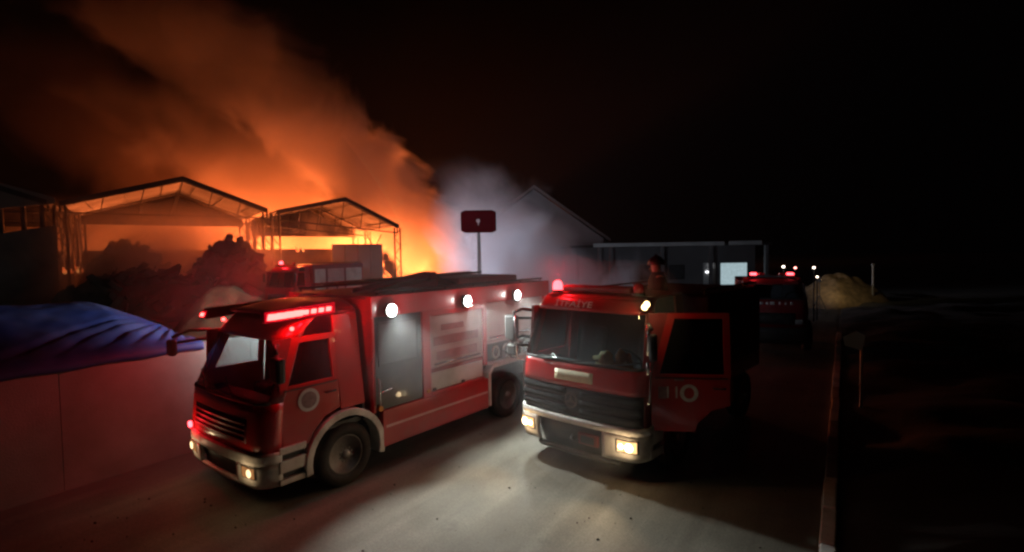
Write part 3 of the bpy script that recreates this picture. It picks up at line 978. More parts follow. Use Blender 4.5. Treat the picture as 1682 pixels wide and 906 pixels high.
    # roof light bar: lit beacon on the off side, dark one at the driver side
    lb = box('light_bar', 'darkred', root, -.92, -.62, -.62, .70, 2.845, 2.95, .03)
    beacon(root, -.62, -.72, 2.83, True, 32, .085, .20)
    beacon(root, -.62, .84, 2.83, False, 0, .085, .19)
    # small warm spot lamps at the roof corner
    for dx, dz in ((0, 0), (-.07, -.05)):
        h = MB().lathe([(.03, -.08), (.055, 0), (.055, .02)], 'x', 14, (-.26 + dx, 1.17 + dx, 2.74 + dz)).build('corner_lamp', 'black', root, smooth=False)
        MB().lathe([(.048, .021), (.046, .03)], 'x', 14, (-.26 + dx, 1.17 + dx, 2.74 + dz)).build('lens', 'warm', h)
    light('corner_lamp_beam', 'POINT', root, (-.14, 1.22, 2.74), 5, (1, .66, .3), size=.04)
    # mirrors: off side catches the floodlight of the other engine
    mirror_arm(root, -1, (-.40, -1.08, 2.50), (-.22, -1.42, 2.46), (-.20, -1.44, 2.20), m='grey', size=(.14, .24, .44))
    m2 = mirror_arm(root, -1, (-.40, -1.12, 2.02), (-.22, -1.40, 1.98), (-.20, -1.42, 1.80), m='grey', size=(.12, .22, .20))
    MB().tube([(-.22, -1.36, 2.50), (-.20, -1.52, 2.2), (-.18, -1.46, 1.66), (-.36, -1.16, 1.60)], .018, 6).build('mirror_brace', 'chrome', root, smooth=True)
    MB().tube([(-.12, -1.30, 2.48), (-.10, -1.28, 2.2), (-.12, -1.26, 1.70)], .014, 6).build('mirror_brace', 'chrome', root, smooth=True)
    mirror_arm(root, 1, (-.40, 1.10, 2.42), (-.20, 1.27, 2.38), (-.20, 1.29, 2.12), m='black', size=(.12, .10, .40))
    MB().tube([(-.12, 1.25, 2.46), (-.11, 1.26, 2.30), (-.11, 1.25, 2.02)], .018, 8).build('mirror_brace', 'chrome', root, smooth=True)
    MB().tube([(-.11, 1.25, 1.92), (-.11, 1.25, 1.74)], .018, 8).build('mirror_brace', 'chrome', root, smooth=True)
    # deck behind the cab, then the tank body
    chassis(root, -5.5, ((-1.38, 0), (-4.6, 1)))
    box('deck', 'grey', root, -1.80, -2.52, -1.15, 1.15, 1.55, 1.62)
    box('deck_skirt', 'darkred', root, -1.80, -2.52, -1.18, 1.18, .62, 1.548, .02)
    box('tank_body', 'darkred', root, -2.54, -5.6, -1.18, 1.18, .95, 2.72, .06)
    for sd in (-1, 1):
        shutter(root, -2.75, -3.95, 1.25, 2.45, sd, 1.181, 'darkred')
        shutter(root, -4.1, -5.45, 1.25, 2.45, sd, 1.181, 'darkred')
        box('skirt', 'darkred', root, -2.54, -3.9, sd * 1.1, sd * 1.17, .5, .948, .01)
    rl = MB()
    for y in (-1.1, 1.1):
        rl.tube([(-2.6, y, 2.80), (-5.5, y, 2.80)], .02, 6)
        for k in range(5):
            rl.tube([(-2.6 - k * .72, y, 2.71), (-2.6 - k * .72, y, 2.80)], .016, 6)
    rl.build('roof_rail', 'black', root, smooth=True)
    tag(root, 'red fire engine with open driver door, visor lettering and bright headlamps', 'fire engine', 'fire engines on the road')
    return root
E2 = engine_two()
# folded high-visibility jackets lying on the dashboard of the second engine
def cloth_lump(name, m, loc, size, seed, label, cat):
    mb = MB()
    def fn(u, v):
        a, b = 2 * math.pi * u, math.pi * v
        d = Vector((math.sin(b) * math.cos(a), math.sin(b) * math.sin(a), math.cos(b)))
        k = 1 + .45 * noise.fractal(d * 1.7 + Vector((seed, 0, 0)), 1, 2, 4)
        z = d.z * size[2] * k
        return (d.x * size[0] * k, d.y * size[1] * k, max(z, -.02))
    mb.patch(fn, 32, 18)
    o = mb.build(name, m, smooth=True)
    o.location = loc
    return tag(o, label, cat)
def e2w(x, y, z):
    c, s = math.cos(-2.30), math.sin(-2.30)
    return (.923 + x * c - y * s, 8.111 + x * s + y * c, z)
cloth_lump('jacket', 'hivis', e2w(-.46, .30, 1.73), (.16, .24, .16), 3, 'pale yellow jacket bundled on the dashboard behind the windscreen', 'jacket')
cloth_lump('jacket', 'orangecloth', e2w(-.47, .66, 1.74), (.14, .18, .22), 9, 'orange brown jacket bundled on the dashboard by the steering wheel', 'jacket')

# ---- third vehicle: light fire truck standing in the dark, and fourth engine in the yard
def engine_far(loc, yaw, label, small=False):
    root = empty('fire_engine' if not small else 'light_fire_truck', loc, yaw)
    if small:
        xt = [(.3, -.08), (.5, 0), (1.0, 0), (1.4, -.03), (1.70, -.12), (2.14, -.36), (2.3, -.55)]
        yt = [(.3, .88), (.6, .95), (1.6, .95), (2.14, .84), (2.35, .80)]
        o = dict(z_fp=.86, z_ws0=1.70, z_ws1=2.14, z_roof=2.28, x_rear=-1.74, x_door=-1.35, paint='darkred', front_mat='darkred', pillar_mat='black', dark_side=True)
        W_, ZT, XE = .98, 2.2, -4.6
    else:
        xt = [(.30, -.10), (.40, -.02), (.62, 0), (.9, 0), (1.6, -.05), (2.6, -.36), (2.8, -.52), (2.95, -.72)]
        yt = [(.30, 1.08), (.5, 1.15), (1.6, 1.17), (2.6, 1.08), (3.0, 1.0)]
        o = dict(z_fp=.86, z_ws0=1.72, z_ws1=2.62, z_roof=2.93, x_rear=-1.74, x_door=-1.35, paint='red', front_mat='red', pillar_mat='darkred', dark_side=True)
        W_, ZT, XE = 1.2, 3.05, -6.8
    c = Cab(root, xt, yt, o)
    c.shell()
    for sd in (-1, 1):
        c.door(sd, 0, 1.72)
        c.arch(-1.38, sd, .66, .58, m='darkred', y0=W_ - .25, y1=W_ + .01)
    c.skin('grille', 'black', -.55, .55, .95, 1.3, 14, 2, push=.01, solid=.01)
    c.skin('bumper', 'grey' if small else 'white', -1, 1, .38, .86, 20, 3, push=.02, solid=.05)
    for sg in (-1, 1):
        headlamp(c, sg * (.68 if small else .85), 1.04 if small else .62, .13, .08, 'deadlens', False)
    if small:
        for k, wd in enumerate((.07, .26, .06, .12, .05, .05, .07)):          # row of worn pale letter marks
            y = -.62 + (0, .20, .44, .58, .78, .94, 1.10)[k]
            c.skin('letter_mark', 'decal', c.q_at(y - wd / 2, 1.58), c.q_at(y + wd / 2, 1.58), 1.545, 1.625, 3, 1, push=.008, solid=.004)
        bar = box('light_bar', 'black', root, -1.0, -.72, -.62, .62, 2.33, 2.40, .01)
        for k, y in enumerate((-.52, -.28, .28, .52)):
            m_ = box('led_module', 'beacon' if k in (0, 3) else 'deadred', bar, -.98, -.74, y - .09, y + .09, 2.402, 2.47, .015)
        light('light_bar_lamp', 'POINT', bar, (-.86, -.52, 2.62), 9, (1, .012, .02), size=.05)
    else:
        lb = box('light_bar', 'darkred', root, -1.1, -.75, -.8, .8, 2.985, 3.06, .02)
        beacon(root, -.9, -.45, 3.06, True, 150, .12, .24)
        beacon(root, -.9, .62, 3.06, False, 0, .09, .17)
        for y in (-1.25, 1.25):
            box('mirror', 'chrome', root, -.32, -.22, y - .08, y + .08, 2.0, 2.55, .03)
    chassis(root, XE + .1, ((-1.38, 0), (XE + 1.5, 1)))
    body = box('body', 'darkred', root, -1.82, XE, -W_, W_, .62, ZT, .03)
    if not small:
        for sd in (-1, 1):
            box('pale_panel', 'panelgrey', body, -1.98, -2.95, sd * (W_ + .001), sd * (W_ + .02), 1.25, 2.75, .008)
            shutter(root, -3.15, -4.75, 1.25, 2.75, sd, W_ + .002, 'shutter')
            box('pale_panel', 'panelgrey', body, -4.95, -6.6, sd * (W_ + .001), sd * (W_ + .02), 1.25, 2.75, .008)
            MB().tube([(-1.95, sd * 1.1, 3.12), (-6.7, sd * 1.1, 3.12)], .03, 6).build('roof_rail', 'black', root)
            for x in (-2.0, -4.3, -6.6):
                MB().tube([(x, sd * 1.1, 3.04), (x, sd * 1.1, 3.12)], .02, 6).build('rail_post', 'black', root)
    if not small:
        for y in (-.7, .7):  # unseen lamps at the rear, added to light the pale smoke
            h = box('added_rear_lamp', 'black', root, XE - .10, XE - .012, y - .12, y + .12, 2.80, 2.96, .015)
            MB().box(XE - .108, XE - .101, y - .1, y + .1, 2.82, 2.94).build('lens', 'floodfar', h)
            light('added_rear_lamp_beam', 'SPOT', h, (XE - .2, y, 2.9), 5200, (.70, .82, 1.0), (-1, 1.5, .22), .08, 100, .8)
    tag(root, label, 'fire truck' if small else 'fire engine', None if small else 'fire engines on the road')
    return root
E3 = engine_far((8.62, 17.0, 0), R(-112), 'small dark fire truck with pale marks on its nose beyond the kerb', True)
E3.scale = (1.1, 1.1, 1.1)
E4 = engine_far((-14.4, 31.5, 0), R(-112), 'red fire engine with pale side panels parked in front of the burning sheds')

# ------------------------------------------------------------------ boundary wall, tarp, straw
wl = empty('boundary_wall', rp(0, 9.75), RA)
for i in range(9):
    x = -16 + i * 3.0
    MB().box(x + .003, x + 2.997, 0, .16, -.05, 1.96 + random.uniform(-.01, .01)).build('wall_panel', 'concrete', wl, bevel=.004)
    MB().box(x - .09, x + .09, .16, .34, -.05, 1.90).build('wall_post', 'concrete', wl, bevel=.012)
tag(wl, 'low pale concrete panel wall beside the red engine with roof strips', 'wall')
mb = MB()
def tarp(u, v):
    a = -13.5 + 11.6 * u
    end = min(1.0, max(0.0, -(a + 1.75) / 1.1))
    b = 9.70 + 3.4 * v
    ridge = 0.80 * end ** .55 + .08 * math.sin(a * .9 + 1)
    z = 1.985 + ridge * math.sin(min(1, v * 1.35) * math.pi / 2) - .9 * max(0, v - .75) ** 1.3
    # straight creases fanning out from the gathered end
    da, db = a + 1.45, b - 11.7
    phi, dist = math.atan2(db, da), math.hypot(da, db)
    for pc, wd, dp in ((-1.93, .030, .05), (-2.04, .026, .08), (-2.15, .03, .07), (-2.27, .022, .08), (-2.40, .03, .06), (-2.52, .018, .05), (-2.63, .02, .05)):
        z -= dp * math.exp(-((phi + .05 * noise.noise(Vector((dist, pc, 2))) - pc) / wd) ** 2) * min(1, v * 6) * min(1, dist * .7)
    z += .035 * noise.fractal(Vector((a * .8, b * .8, 5)), 1, 2, 3) + .012 * noise.noise(Vector((a * 4, b * 4, 8)))
    if v < .045:
        b = 9.715
        z = 2.0 - (.045 - v) / .045 * (.16 + .07 * noise.noise(Vector((a * 1.1, 0, 3))))
    return rp(a, b, z)
mb.patch(tarp, 300, 60)
tag(mb.build('tarpaulin', 'tarp', smooth=True, solid=.012), 'creased blue tarpaulin stretched over the pile behind the concrete wall', 'tarpaulin')
p = rp(-8, 12.0)
tag(mound('covered_pile', 'straw', p[0], p[1], 6.0, 1.9, 1.75, 4, RA, .1, base=-.1, steep=2.0), 'straw pile hidden under the blue tarpaulin', 'pile')
p = rp(.6, 13.2)
tag(mound('straw_heap', 'dimmedstraw', p[0], p[1], 2.2, 1.9, 2.75, 11, RA, .3, steep=.8), 'tan straw heap bulging out past the end of the blue tarpaulin', 'heap')

# ------------------------------------------------------------------ scrap heaps in the yard
for cx, cy, rx, ry, h, sd, lb in (
        (-18.8, 34.6, 3.2, 3.0, 4.8, 21, 'tall dark scrap heap at the foot of the lattice columns'),
        (-27.2, 36.5, 3.4, 3.0, 4.9, 22, 'dark rounded scrap heap inside the burning shed beside the dark wall'),
        (-22.5, 31.5, 6.0, 3.0, 2.9, 23, 'long low scrap heap smouldering in front of the burning shed'),
        (-23.0, 42.5, 5.0, 2.5, 3.7, 24, 'charred scrap heap with small flames under the shed roof')):
    hp = mound('scrap_heap', 'scrap', cx, cy, rx, ry, h * .9, sd, 0, .45, 30)
    rnd, bits = random.Random(sd), MB()
    for k in range(90):
        a, q = rnd.uniform(0, 6.28), rnd.random() ** .6
        x, y = cx + rx * q * math.cos(a) * .95, cy + ry * q * math.sin(a) * .95
        z = h * .9 * (1 - q ** 2.2) + rnd.uniform(-.15, .2)
        d1 = Vector((rnd.uniform(-1, 1), rnd.uniform(-1, 1), rnd.uniform(-.5, .9))).normalized()
        d2 = d1.orthogonal().normalized()
        c, L_, w_ = Vector((x, y, z)), rnd.uniform(.3, .95), rnd.uniform(.08, .4)
        bits.prism([c - d1 * L_ - d2 * w_, c + d1 * L_ * .9 - d2 * w_, c + d1 * L_ + d2 * w_ * .7, c - d1 * L_ * .8 + d2 * w_], d1.cross(d2) * rnd.uniform(.03, .25))
    tag(bits.build('scrap_pieces', 'scrap', hp), kind='stuff')
    tag(hp, lb, 'scrap heap', 'scrap heaps round the sheds')

# ------------------------------------------------------------------ sheds
INW = Vector((-.575, .818, 0))
def shed(name, EL, AP, ER, depth, label, rear=True, columns=True):
    root = empty(name, (EL[0], EL[1], 0))
    base = Vector((EL[0], EL[1], 0))
    EL, AP, ER = [Vector(p) - base for p in (EL, AP, ER)]
    d = INW * depth
    th = Vector((0, 0, .10))
    out = (EL - ER).normalized() * .25
    MB().prism([EL - INW * .4, AP - INW * .4, AP + d, EL + d], th).build('roof_slope', 'sheet', root)
    MB().prism([AP - INW * .4 + Vector((.01, 0, 0)), ER - INW * .4, ER + d, AP + d + Vector((.01, 0, 0))], th * 1.02).build('roof_slope', 'sheet', root)
    for A, B in ((EL, AP), (AP, ER)):
        MB().prism([A - INW * .42 + Vector((0, 0, .12)), B - INW * .42 + Vector((0, 0, .12)), B - INW * .42 - Vector((0, 0, .22)), A - INW * .42 - Vector((0, 0, .22))], -INW * .06).build('barge_board', 'shedmetal', root)
    # purlins under the sheets
    for A, B in ((EL, AP), (AP, ER)):
        for k in range(3):
            t = (k + .5) / 3
            p = A.lerp(B, t) - Vector((0, 0, .06))
            MB().tube([p - INW * .3, p + d * .995], .04, 4).build('purlin', 'shedmetal', root)
    # trusses
    nt_ = 4
    for i in range(nt_):
        o = d * (i / (nt_ - 1)) * .98
        tr = MB()
        if i == 1:
            continue
        l, a, r = EL + o - Vector((0, 0, .16)), AP + o - Vector((0, 0, .20)), ER + o - Vector((0, 0, .16))
        bl, br = l - Vector((0, 0, .45)), r - Vector((0, 0, .45))
        tr.tube([l, a], .07, 4); tr.tube([a, r], .07, 4); tr.tube([bl, br], .07, 4)
        tr.tube([l, bl], .07, 4); tr.tube([r, br], .07, 4)
        n = 6
        for k in range(1, n):
            t = k / n
            bot = bl.lerp(br, t)
            tp = l.lerp(a, t * 2) if t <= .5 else a.lerp(r, t * 2 - 1)
            tr.tube([bot, tp], .035, 4)
        tr.build('truss', 'shedmetal', root)
        if columns:
            for p in (EL, ER):
                c = p + o
                cb = MB()
                q = (ER - EL).normalized()
                q.z = 0
                for e in (-.28, .28):
                    cb.tube([(c.x + q.x * e, c.y + q.y * e, -.1), (c.x + q.x * e, c.y + q.y * e, c.z - .15)], .085, 4)
                zz, fl = .4, 1
                while zz < c.z - 1.0:
                    cb.tube([(c.x - q.x * .28 * fl, c.y - q.y * .28 * fl, zz), (c.x + q.x * .28 * fl, c.y + q.y * .28 * fl, zz + .8)], .035, 4)
                    zz += .8
                    fl = -fl
                cb.build('lattice_column', 'shedmetal', root)
    # side bracing
    for p in (EL, ER):
        a0, a1 = p + d * .33, p + d * .66
        b = MB()
        b.tube([(a0.x, a0.y, 3), (a1.x, a1.y, p.z - .6)], .05, 4)
        b.tube([(a1.x, a1.y, 3), (a0.x, a0.y, p.z - .6)], .05, 4)
        b.build('brace', 'shedmetal', root)
    MB().prism([Vector((EL.x, EL.y, -.1)) + d, Vector((ER.x, ER.y, -.1)) + d, Vector((ER.x, ER.y, 4.4)) + d, Vector((EL.x, EL.y, 4.4)) + d], INW * .12).build('rear_wall', 'shedwall', root)  # back wall added to keep direct fire light off the yard
    if rear:
        z0 = min(EL.z, ER.z) - .55
        MB().prism([EL + d, AP + d, ER + d, Vector((ER.x, ER.y, z0)) + d, Vector((EL.x, EL.y, z0)) + d], INW * .06).build('gable_sheet', 'sheet', root)
    tag(root, label, 'shed', 'burning open sheds')
    return root
shed('open_shed', (-29.9, 34.5, 7.35), (-23.9, 38.0, 9.4), (-19.4, 41.3, 7.3), 13, 'open steel shed with tall peaked roof and lattice columns lit orange by fire')
shed('open_shed', (-18.9, 41.7, 7.2), (-14.36, 44.8, 8.5), (-10.5, 47.8, 6.25), 12, 'open shed with grey gable sheet and the lower peaked roof')
s0 = shed('open_shed', (-44.0, 27.5, 7.0), (-37.2, 31.0, 10.2), (-30.5, 34.3, 7.4), 13, 'dark shed with a tall sheet wall below its eave and slim posts in the gap', rear=True)
wpan = MB().prism([Vector(p) - Vector((-44.0, 27.5, 0)) for p in ((-29.95, 34.25, -.1), (-29.95, 34.25, 5.9), (-33.0, 32.7, 5.2), (-44, 27.2, 4.6), (-44, 27.2, -.1))], (.05, -.1, 0)).build('wall_sheet', 'shedwall', s0)
MB().prism([Vector(p) - Vector((-44.0, 27.5, 0)) for p in ((-29.95, 34.25, 7.3), (-29.95, 34.25, 7.7), (-37.2, 30.7, 10.3), (-44, 27.2, 7.3), (-44, 27.2, 6.6), (-33.0, 32.7, 6.8))], (.05, -.1, 0)).build('fascia_sheet', 'shedwall', s0)
for t in (.05, .11, .18, .26):
    x, y = -29.95 - 14 * t - 44 * 0, 34.35 - 7 * t
    MB().tube([(x + 44.0, y - 27.5, 0), (x + 44.0, y - 27.5, 7.2)], .14, 6).build('gap_post', 'shedmetal', s0)
# low wall under the second shed
yw = empty('yard_wall', (-15.25, 44.0, 0))
for k in range(4):
    t0, t1 = k / 4 + .003, (k + 1) / 4 - .003
    a, b = Vector((3.8 * t0, 2.0 * t0, -.05)), Vector((3.8 * t1, 2.0 * t1, -.05))
    MB().prism([a, b, b + Vector((0, 0, 4.65)), a + Vector((0, 0, 4.65))], (-.1, .2, 0)).build('wall_panel', 'palewall', yw, bevel=.02)
tag(yw, 'tall plain panel wall under the lower shed roof behind the far engine', 'wall')

# ------------------------------------------------------------------ sign on a pole
sg = empty('roadside_sign', (-1.38, 22.0, 0))
MB().tube([(0, 0, -.1), (0, 0, 2.5), (0, 0, 4.46)], [.11, .085, .065], 12).build('pole', 'pole', sg, smooth=True)
def oct_(w_, h_, cx, cz, c1, c2):
    return [(-w_, cz - h_ + c2), (-w_ + c1, cz - h_), (w_ - c1, cz - h_), (w_, cz - h_ + c2), (w_, cz + h_ - c2), (w_ - c1, cz + h_), (-w_ + c1, cz + h_), (-w_, cz + h_ - c2)]
bd = MB().prism([(x, -.14, z) for x, z in oct_(.745, .47, 0, 4.91, .17, .08)], (0, .28, 0)).build('sign_box', 'signred', sg, bevel=.02)
MB().lathe([(.055, 0), (.085, .004), (.085, .01), (.05, .014)], 'y', 16, (-.01, -.155, 4.93)).build('sign_mark', 'decal2', bd)
MB().box(-.03, .02, -.152, -.142, 4.74, 4.86).build('sign_mark', 'decal2', bd)
tag(sg, 'dark red box sign with cut corners on a tall thin pole', 'sign')

# ------------------------------------------------------------------ long building on the far side
bl = empty('long_building', (14, 46, 0))
MB().box(-8.6, 8.0, .8, 7, -.05, 3.95).build('wall', 'palewall', bl)
MB().box(-8.9, 8.3, -1.6, 7.3, 3.96, 4.16).build('roof', 'sheet', bl)
fs_ = MB().box(-7.0, 4.2, -1.72, -1.602, 3.98, 4.30).build('fascia', 'fascia', bl, bevel=.01)
MB().box(4.6, 7.4, -1.72, -1.602, 4.0, 4.33).build('fascia', 'fascia', bl, bevel=.01)
for x in (-8.3, -6.4, -5.4, -1.0, 3.2, 8.0):
    MB().box(x - .14, x + .14, -1.4, -1.12, -.05, 3.955).build('column', 'palewall', bl)
def bwin(x0, x1, z0, z1, m):
    f = MB().ring([(x0, .79, z0), (x1, .79, z0), (x1, .79, z1), (x0, .79, z1)], [(x0 + .1, .79, z0 + .1), (x1 - .1, .79, z0 + .1), (x1 - .1, .79, z1 - .1), (x0 + .1, .79, z1 - .1)], (0, -.08, 0)).build('window', 'shedmetal', bl)
    MB().box(x0 + .1, x1 - .1, .76, .775, z0 + .1, z1 - .1).build('pane', m, f)
bwin(4.75, 7.35, .35, 2.5, 'litpane')
for x0 in (-4.6, -2.4, .2):
    bwin(x0, x0 + 1.4, 1.0, 2.3, 'wirepane')
d = MB().box(3.3, 4.4, .70, .79, 0, 2.45).build('door', 'fascia', bl, bevel=.02)
for x, z in ((3.95, 2.2), (3.66, 1.62)):
    MB().box(x - .16, x + .16, .60, .695, z - .06, z + .06).build('wall_lamp', emit('wall_lamp_glow', (.95, .95, 1), 4.0), bl, bevel=.02)
light('window_glow', 'AREA', bl, (6.05, .65, 1.45), 16, (.7, .88, 1), (0, -1, -.1), sx=2.2, sy=1.8)
tag(bl, 'long low building with pale roof edge and one lit bluish window', 'building')
wh = empty('gabled_warehouse', (2.4, 54.0, 0))
MB().prism([(-6.6, 0, -.05), (7.2, 0, -.05), (7.2, 0, 5.0), (0, 0, 10.2), (-6.6, 0, 5.4)], (0, .25, 0)).build('gable_wall', 'palewall', wh)
for x0, z0, x1, z1 in ((-7.2, 5.1, 0, 10.35), (0.01, 10.35, 7.8, 4.75)):
    MB().prism([(x0, -.6, z0), (x1, -.6, z1), (x1, 14, z1), (x0, 14, z0)], (0, 0, .18)).build('roof_slope', 'sheet', wh)
    MB().prism([(x0, -.66, z0 - .1), (x1, -.66, z1 - .1), (x1, -.66, z1 + .2), (x0, -.66, z0 + .2)], (0, .055, 0)).build('barge_board', 'shedwall', wh)
for x in (-6.6, 7.0):
    MB().box(x, x + .2, .26, 13.8, -.05, 4.9).build('side_wall', 'palewall', wh)
for k in range(5):
    MB().box(-2.4 + k * .96, -2.4 + k * .96 + .94, -.09, -.005, 0, 4.2).build('door_leaf', 'shedwall', wh, bevel=.01)
tag(wh, 'tall gabled warehouse front standing in the pale smoke', 'warehouse')
# row of small lamps on a mast behind the small truck
for x, y, z, col, st, nm in ((12.6, 24.0, 2.72, (1, .85, .7), 9, 'white'), (13.15, 24.0, 2.66, (1, .3, .25), 7, 'red'), (14.6, 25.0, 2.62, (1, .8, .65), 8, 'small'), (15.0, 25.4, 2.15, (1, .8, .6), 6, 'low')):
    lm = empty('yard_lamp', (x, y, 0))
    MB().tube([(0, 0, -.05), (0, 0, z - .05)], [.04, .03], 8).build('post', 'black', lm, smooth=True)
    MB().lathe([(.02, -.04), (.045, -.03), (.055, 0), (.04, .03), (.015, .045)], 'z', 12, (0, 0, z)).build('globe', emit('yard_lamp_glow', col, st), lm, smooth=True)
    tag(lm, {'white': 'whitish globe lamp on a thin post behind the small truck', 'red': 'reddish globe lamp on a thin post behind the small truck',
             'small': 'pale globe lamp on a thin post near the lit straw mound', 'low': 'short warm globe lamp next to the lit straw mound'}[nm], 'lamp', 'lamps behind the small truck')
# lit mound with its work lamp
tag(mound('straw_mound', 'straw', 20.3, 32.0, 3.2, 2.4, 1.95, 31, 0, .15, 30, steep=.75), 'pale yellow straw mound lit by a work lamp', 'mound')
wk = empty('work_light', (16.9, 28.4, 0))
for k in range(3):
    t = 2 * math.pi * k / 3
    MB().tube([(0, 0, 1.0), (.45 * math.cos(t), .45 * math.sin(t), 0)], .018, 6).build('leg', 'black', wk)
MB().tube([(0, 0, .95), (0, 0, 1.75)], .02, 6).build('mast', 'black', wk)
hd = MB().box(-.05, .05, -.13, .13, 1.72, 1.92).build('lamp_head', 'black', wk, bevel=.01)
MB().box(.051, .058, -.11, .11, 1.74, 1.90).build('lens', 'warm', hd)
light('work_light_beam', 'SPOT', wk, (.15, 0, 1.82), 190, (1, .86, .5), (3.2, 2.6, -.35), .06, 75, .8)
tag(wk, 'tripod work light shining at the pale straw mound', 'lamp')
ps = empty('marker_post', (21.3, 30.5, 0))
MB().tube([(0, 0, -.05), (0, 0, 2.5)], .05, 8).build('post', 'pole', ps)
MB().box(-.07, .07, -.06, .06, 2.5, 2.6).build('cap', 'pole', ps)
tag(ps, 'thin post beside the lit straw mound', 'post')
# reflector post by the kerb
rpst = empty('reflector_post', rp(6.3, -.55, .1), RA)
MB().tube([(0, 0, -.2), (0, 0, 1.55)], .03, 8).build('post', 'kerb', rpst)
MB().prism([(-.02, -.02, 1.25), (-.02, .30, 1.34), (-.02, .34, 1.52), (-.02, .10, 1.66), (-.02, -.06, 1.58)], (-.02, 0, 0)).build('reflector_plate', 'reflect', rpst)
tag(rpst, 'bent pale reflector plate on a post by the kerb', 'post')

# ------------------------------------------------------------------ firefighter behind the cab of the second engine
def firefighter(loc, rz):
    root = empty('person', loc, rz)
    V = [(0, 0, .92), (0, 0, 1.08), (0, 0, 1.24), (.01, 0, 1.38), (.02, 0, 1.46), (.035, 0, 1.53), (.045, 0, 1.62), (.045, 0, 1.68),
         (.0, .18, 1.37), (.03, .25, 1.12), (.20, .20, .98), (.27, .18, .95),
         (.0, -.18, 1.37), (.02, -.26, 1.12), (.18, -.22, .96), (.25, -.2, .93),
         (0, .10, .88), (.02, .11, .50), (0, .11, .09), (.14, .12, .05),
         (0, -.10, .88), (.02, -.11, .50), (0, -.11, .09), (.14, -.12, .05)]
    Ed = [(0, 1), (1, 2), (2, 3), (3, 4), (4, 5), (5, 6), (6, 7), (3, 8), (8, 9), (9, 10), (10, 11), (3, 12), (12, 13), (13, 14), (14, 15),
          (0, 16), (16, 17), (17, 18), (18, 19), (0, 20), (20, 21), (21, 22), (22, 23)]
    Rr = [.13, .13, .13, .12, .065, .085, .098, .085, .095, .075, .055, .045, .095, .075, .055, .045, .11, .085, .065, .05, .11, .085, .065, .05]
    me = bpy.data.meshes.new('body')
    me.from_pydata(V, Ed, [])
    o = bpy.data.objects.new('body', me)
    COL.objects.link(o)
    o.parent = root
    o.modifiers.new('skin', 'SKIN')
    for i, sv in enumerate(me.skin_vertices[0].data):
        sv.radius = (Rr[i], Rr[i] * (1.15 if i in (0, 1, 2, 3) else 1))
        sv.use_root = i == 0
    ss = o.modifiers.new('sub', 'SUBSURF')
    ss.levels = ss.render_levels = 2
    me.materials.append(M['skin'])
    # coat over the torso and arms, trousers
    mb = MB()
    n = 20
    prof = [(.80, .22, .19), (.95, .215, .185), (1.15, .225, .18), (1.32, .235, .17), (1.42, .17, .14), (1.48, .10, .11), (1.52, .10, .11)]
    vs, fs = [], []
    for z, ry, rx in prof:
        for k in range(n):
            t = 2 * math.pi * k / n
            vs.append((rx * math.cos(t) + .01, ry * math.sin(t), z))
    for i in range(len(prof) - 1):
        for k in range(n):
            k2 = (k + 1) % n
            fs.append((i * n + k, i * n + k2, (i + 1) * n + k2, (i + 1) * n + k))
    mb.add(vs, fs)
    for s in (1, -1):
        mb.tube([(0, s * .17, 1.38), (.01, s * .24, 1.28), (.03, s * .255, 1.12), (.19, s * .205, .99)], [.105, .10, .09, .075], 12)
        mb.tube([(0, s * .11, .90), (.02, s * .115, .5), (0, s * .115, .10)], [.13, .105, .09], 12)
        mb.tube([(-.06, s * .115, .05), (.18, s * .125, .05)], [.06, .05], 10)
    mb.build('coat', 'coat', root, smooth=True)
    MB().lathe([(.232, 1.05), (.232, 1.10)], 'z', 20, (.01, 0, 0)).build('reflective_band', 'decal', root)
    h = MB()
    h.lathe([(.150, 1.655), (.148, 1.69), (.125, 1.75), (.08, 1.79), (.02, 1.805)], 'z', 22, (.03, 0, 0))
    h.build('helmet', 'helmet', root, smooth=True)
    MB().lathe([(.158, 1.648), (.162, 1.655), (.15, 1.672)], 'z', 22, (.035, 0, 0)).build('helmet_brim', 'helmet', root, smooth=True)
    MB().prism([(.17, -.008, 1.69), (.04, -.008, 1.85), (-.11, -.008, 1.72), (.03, -.008, 1.79)], (0, .016, 0)).build('helmet_comb', 'helmet', root)
    MB().prism([(.145, -.012, 1.60), (.172, -.014, 1.565), (.145, -.012, 1.555)], (0, .026, 0)).build('nose', 'skin', root, bevel=.004)
    for y in (-.035, .035):
        MB().lathe([(.002, 0), (.011, .004), (.002, .012)], 'x', 10, (.134, y, 1.612)).build('eye', 'black', root)
    MB().box(.125, .146, -.03, .03, 1.522, 1.532).build('mouth', 'darkred', root)
    tag(root, 'person in dark coat and helmet standing behind the cab with the open door', 'person')
    return root
firefighter(e2w(-2.15, .42, 1.62), R(178))

# ------------------------------------------------------------------ flames
def flame_mat():
    m = bpy.data.materials.new('flame')
    m.use_nodes = True
    n, l = m.node_tree.nodes, m.node_tree.links
    n.remove(n['Principled BSDF'])
    e = n.new('ShaderNodeEmission')
    tc = n.new('ShaderNodeTexCoord')
    nz = n.new('ShaderNodeTexNoise')
    nz.inputs['Scale'].default_value = 2.2
    nz.inputs['Detail'].default_value = 5
    l.new(tc.outputs['Object'], nz.inputs['Vector'])
    r = n.new('ShaderNodeValToRGB')
    r.color_ramp.elements[0].position, r.color_ramp.elements[1].position = .35, .7
    r.color_ramp.elements[0].color, r.color_ramp.elements[1].color = (1, .07, .01, 1), (1, .38, .10, 1)
    l.new(nz.outputs['Fac'], r.inputs[0])
    l.new(r.outputs[0], e.inputs['Color'])
    e.inputs['Strength'].default_value = 2.4
    l.new(e.outputs[0], n['Material Output'].inputs['Surface'])
    return m
FM = flame_mat()
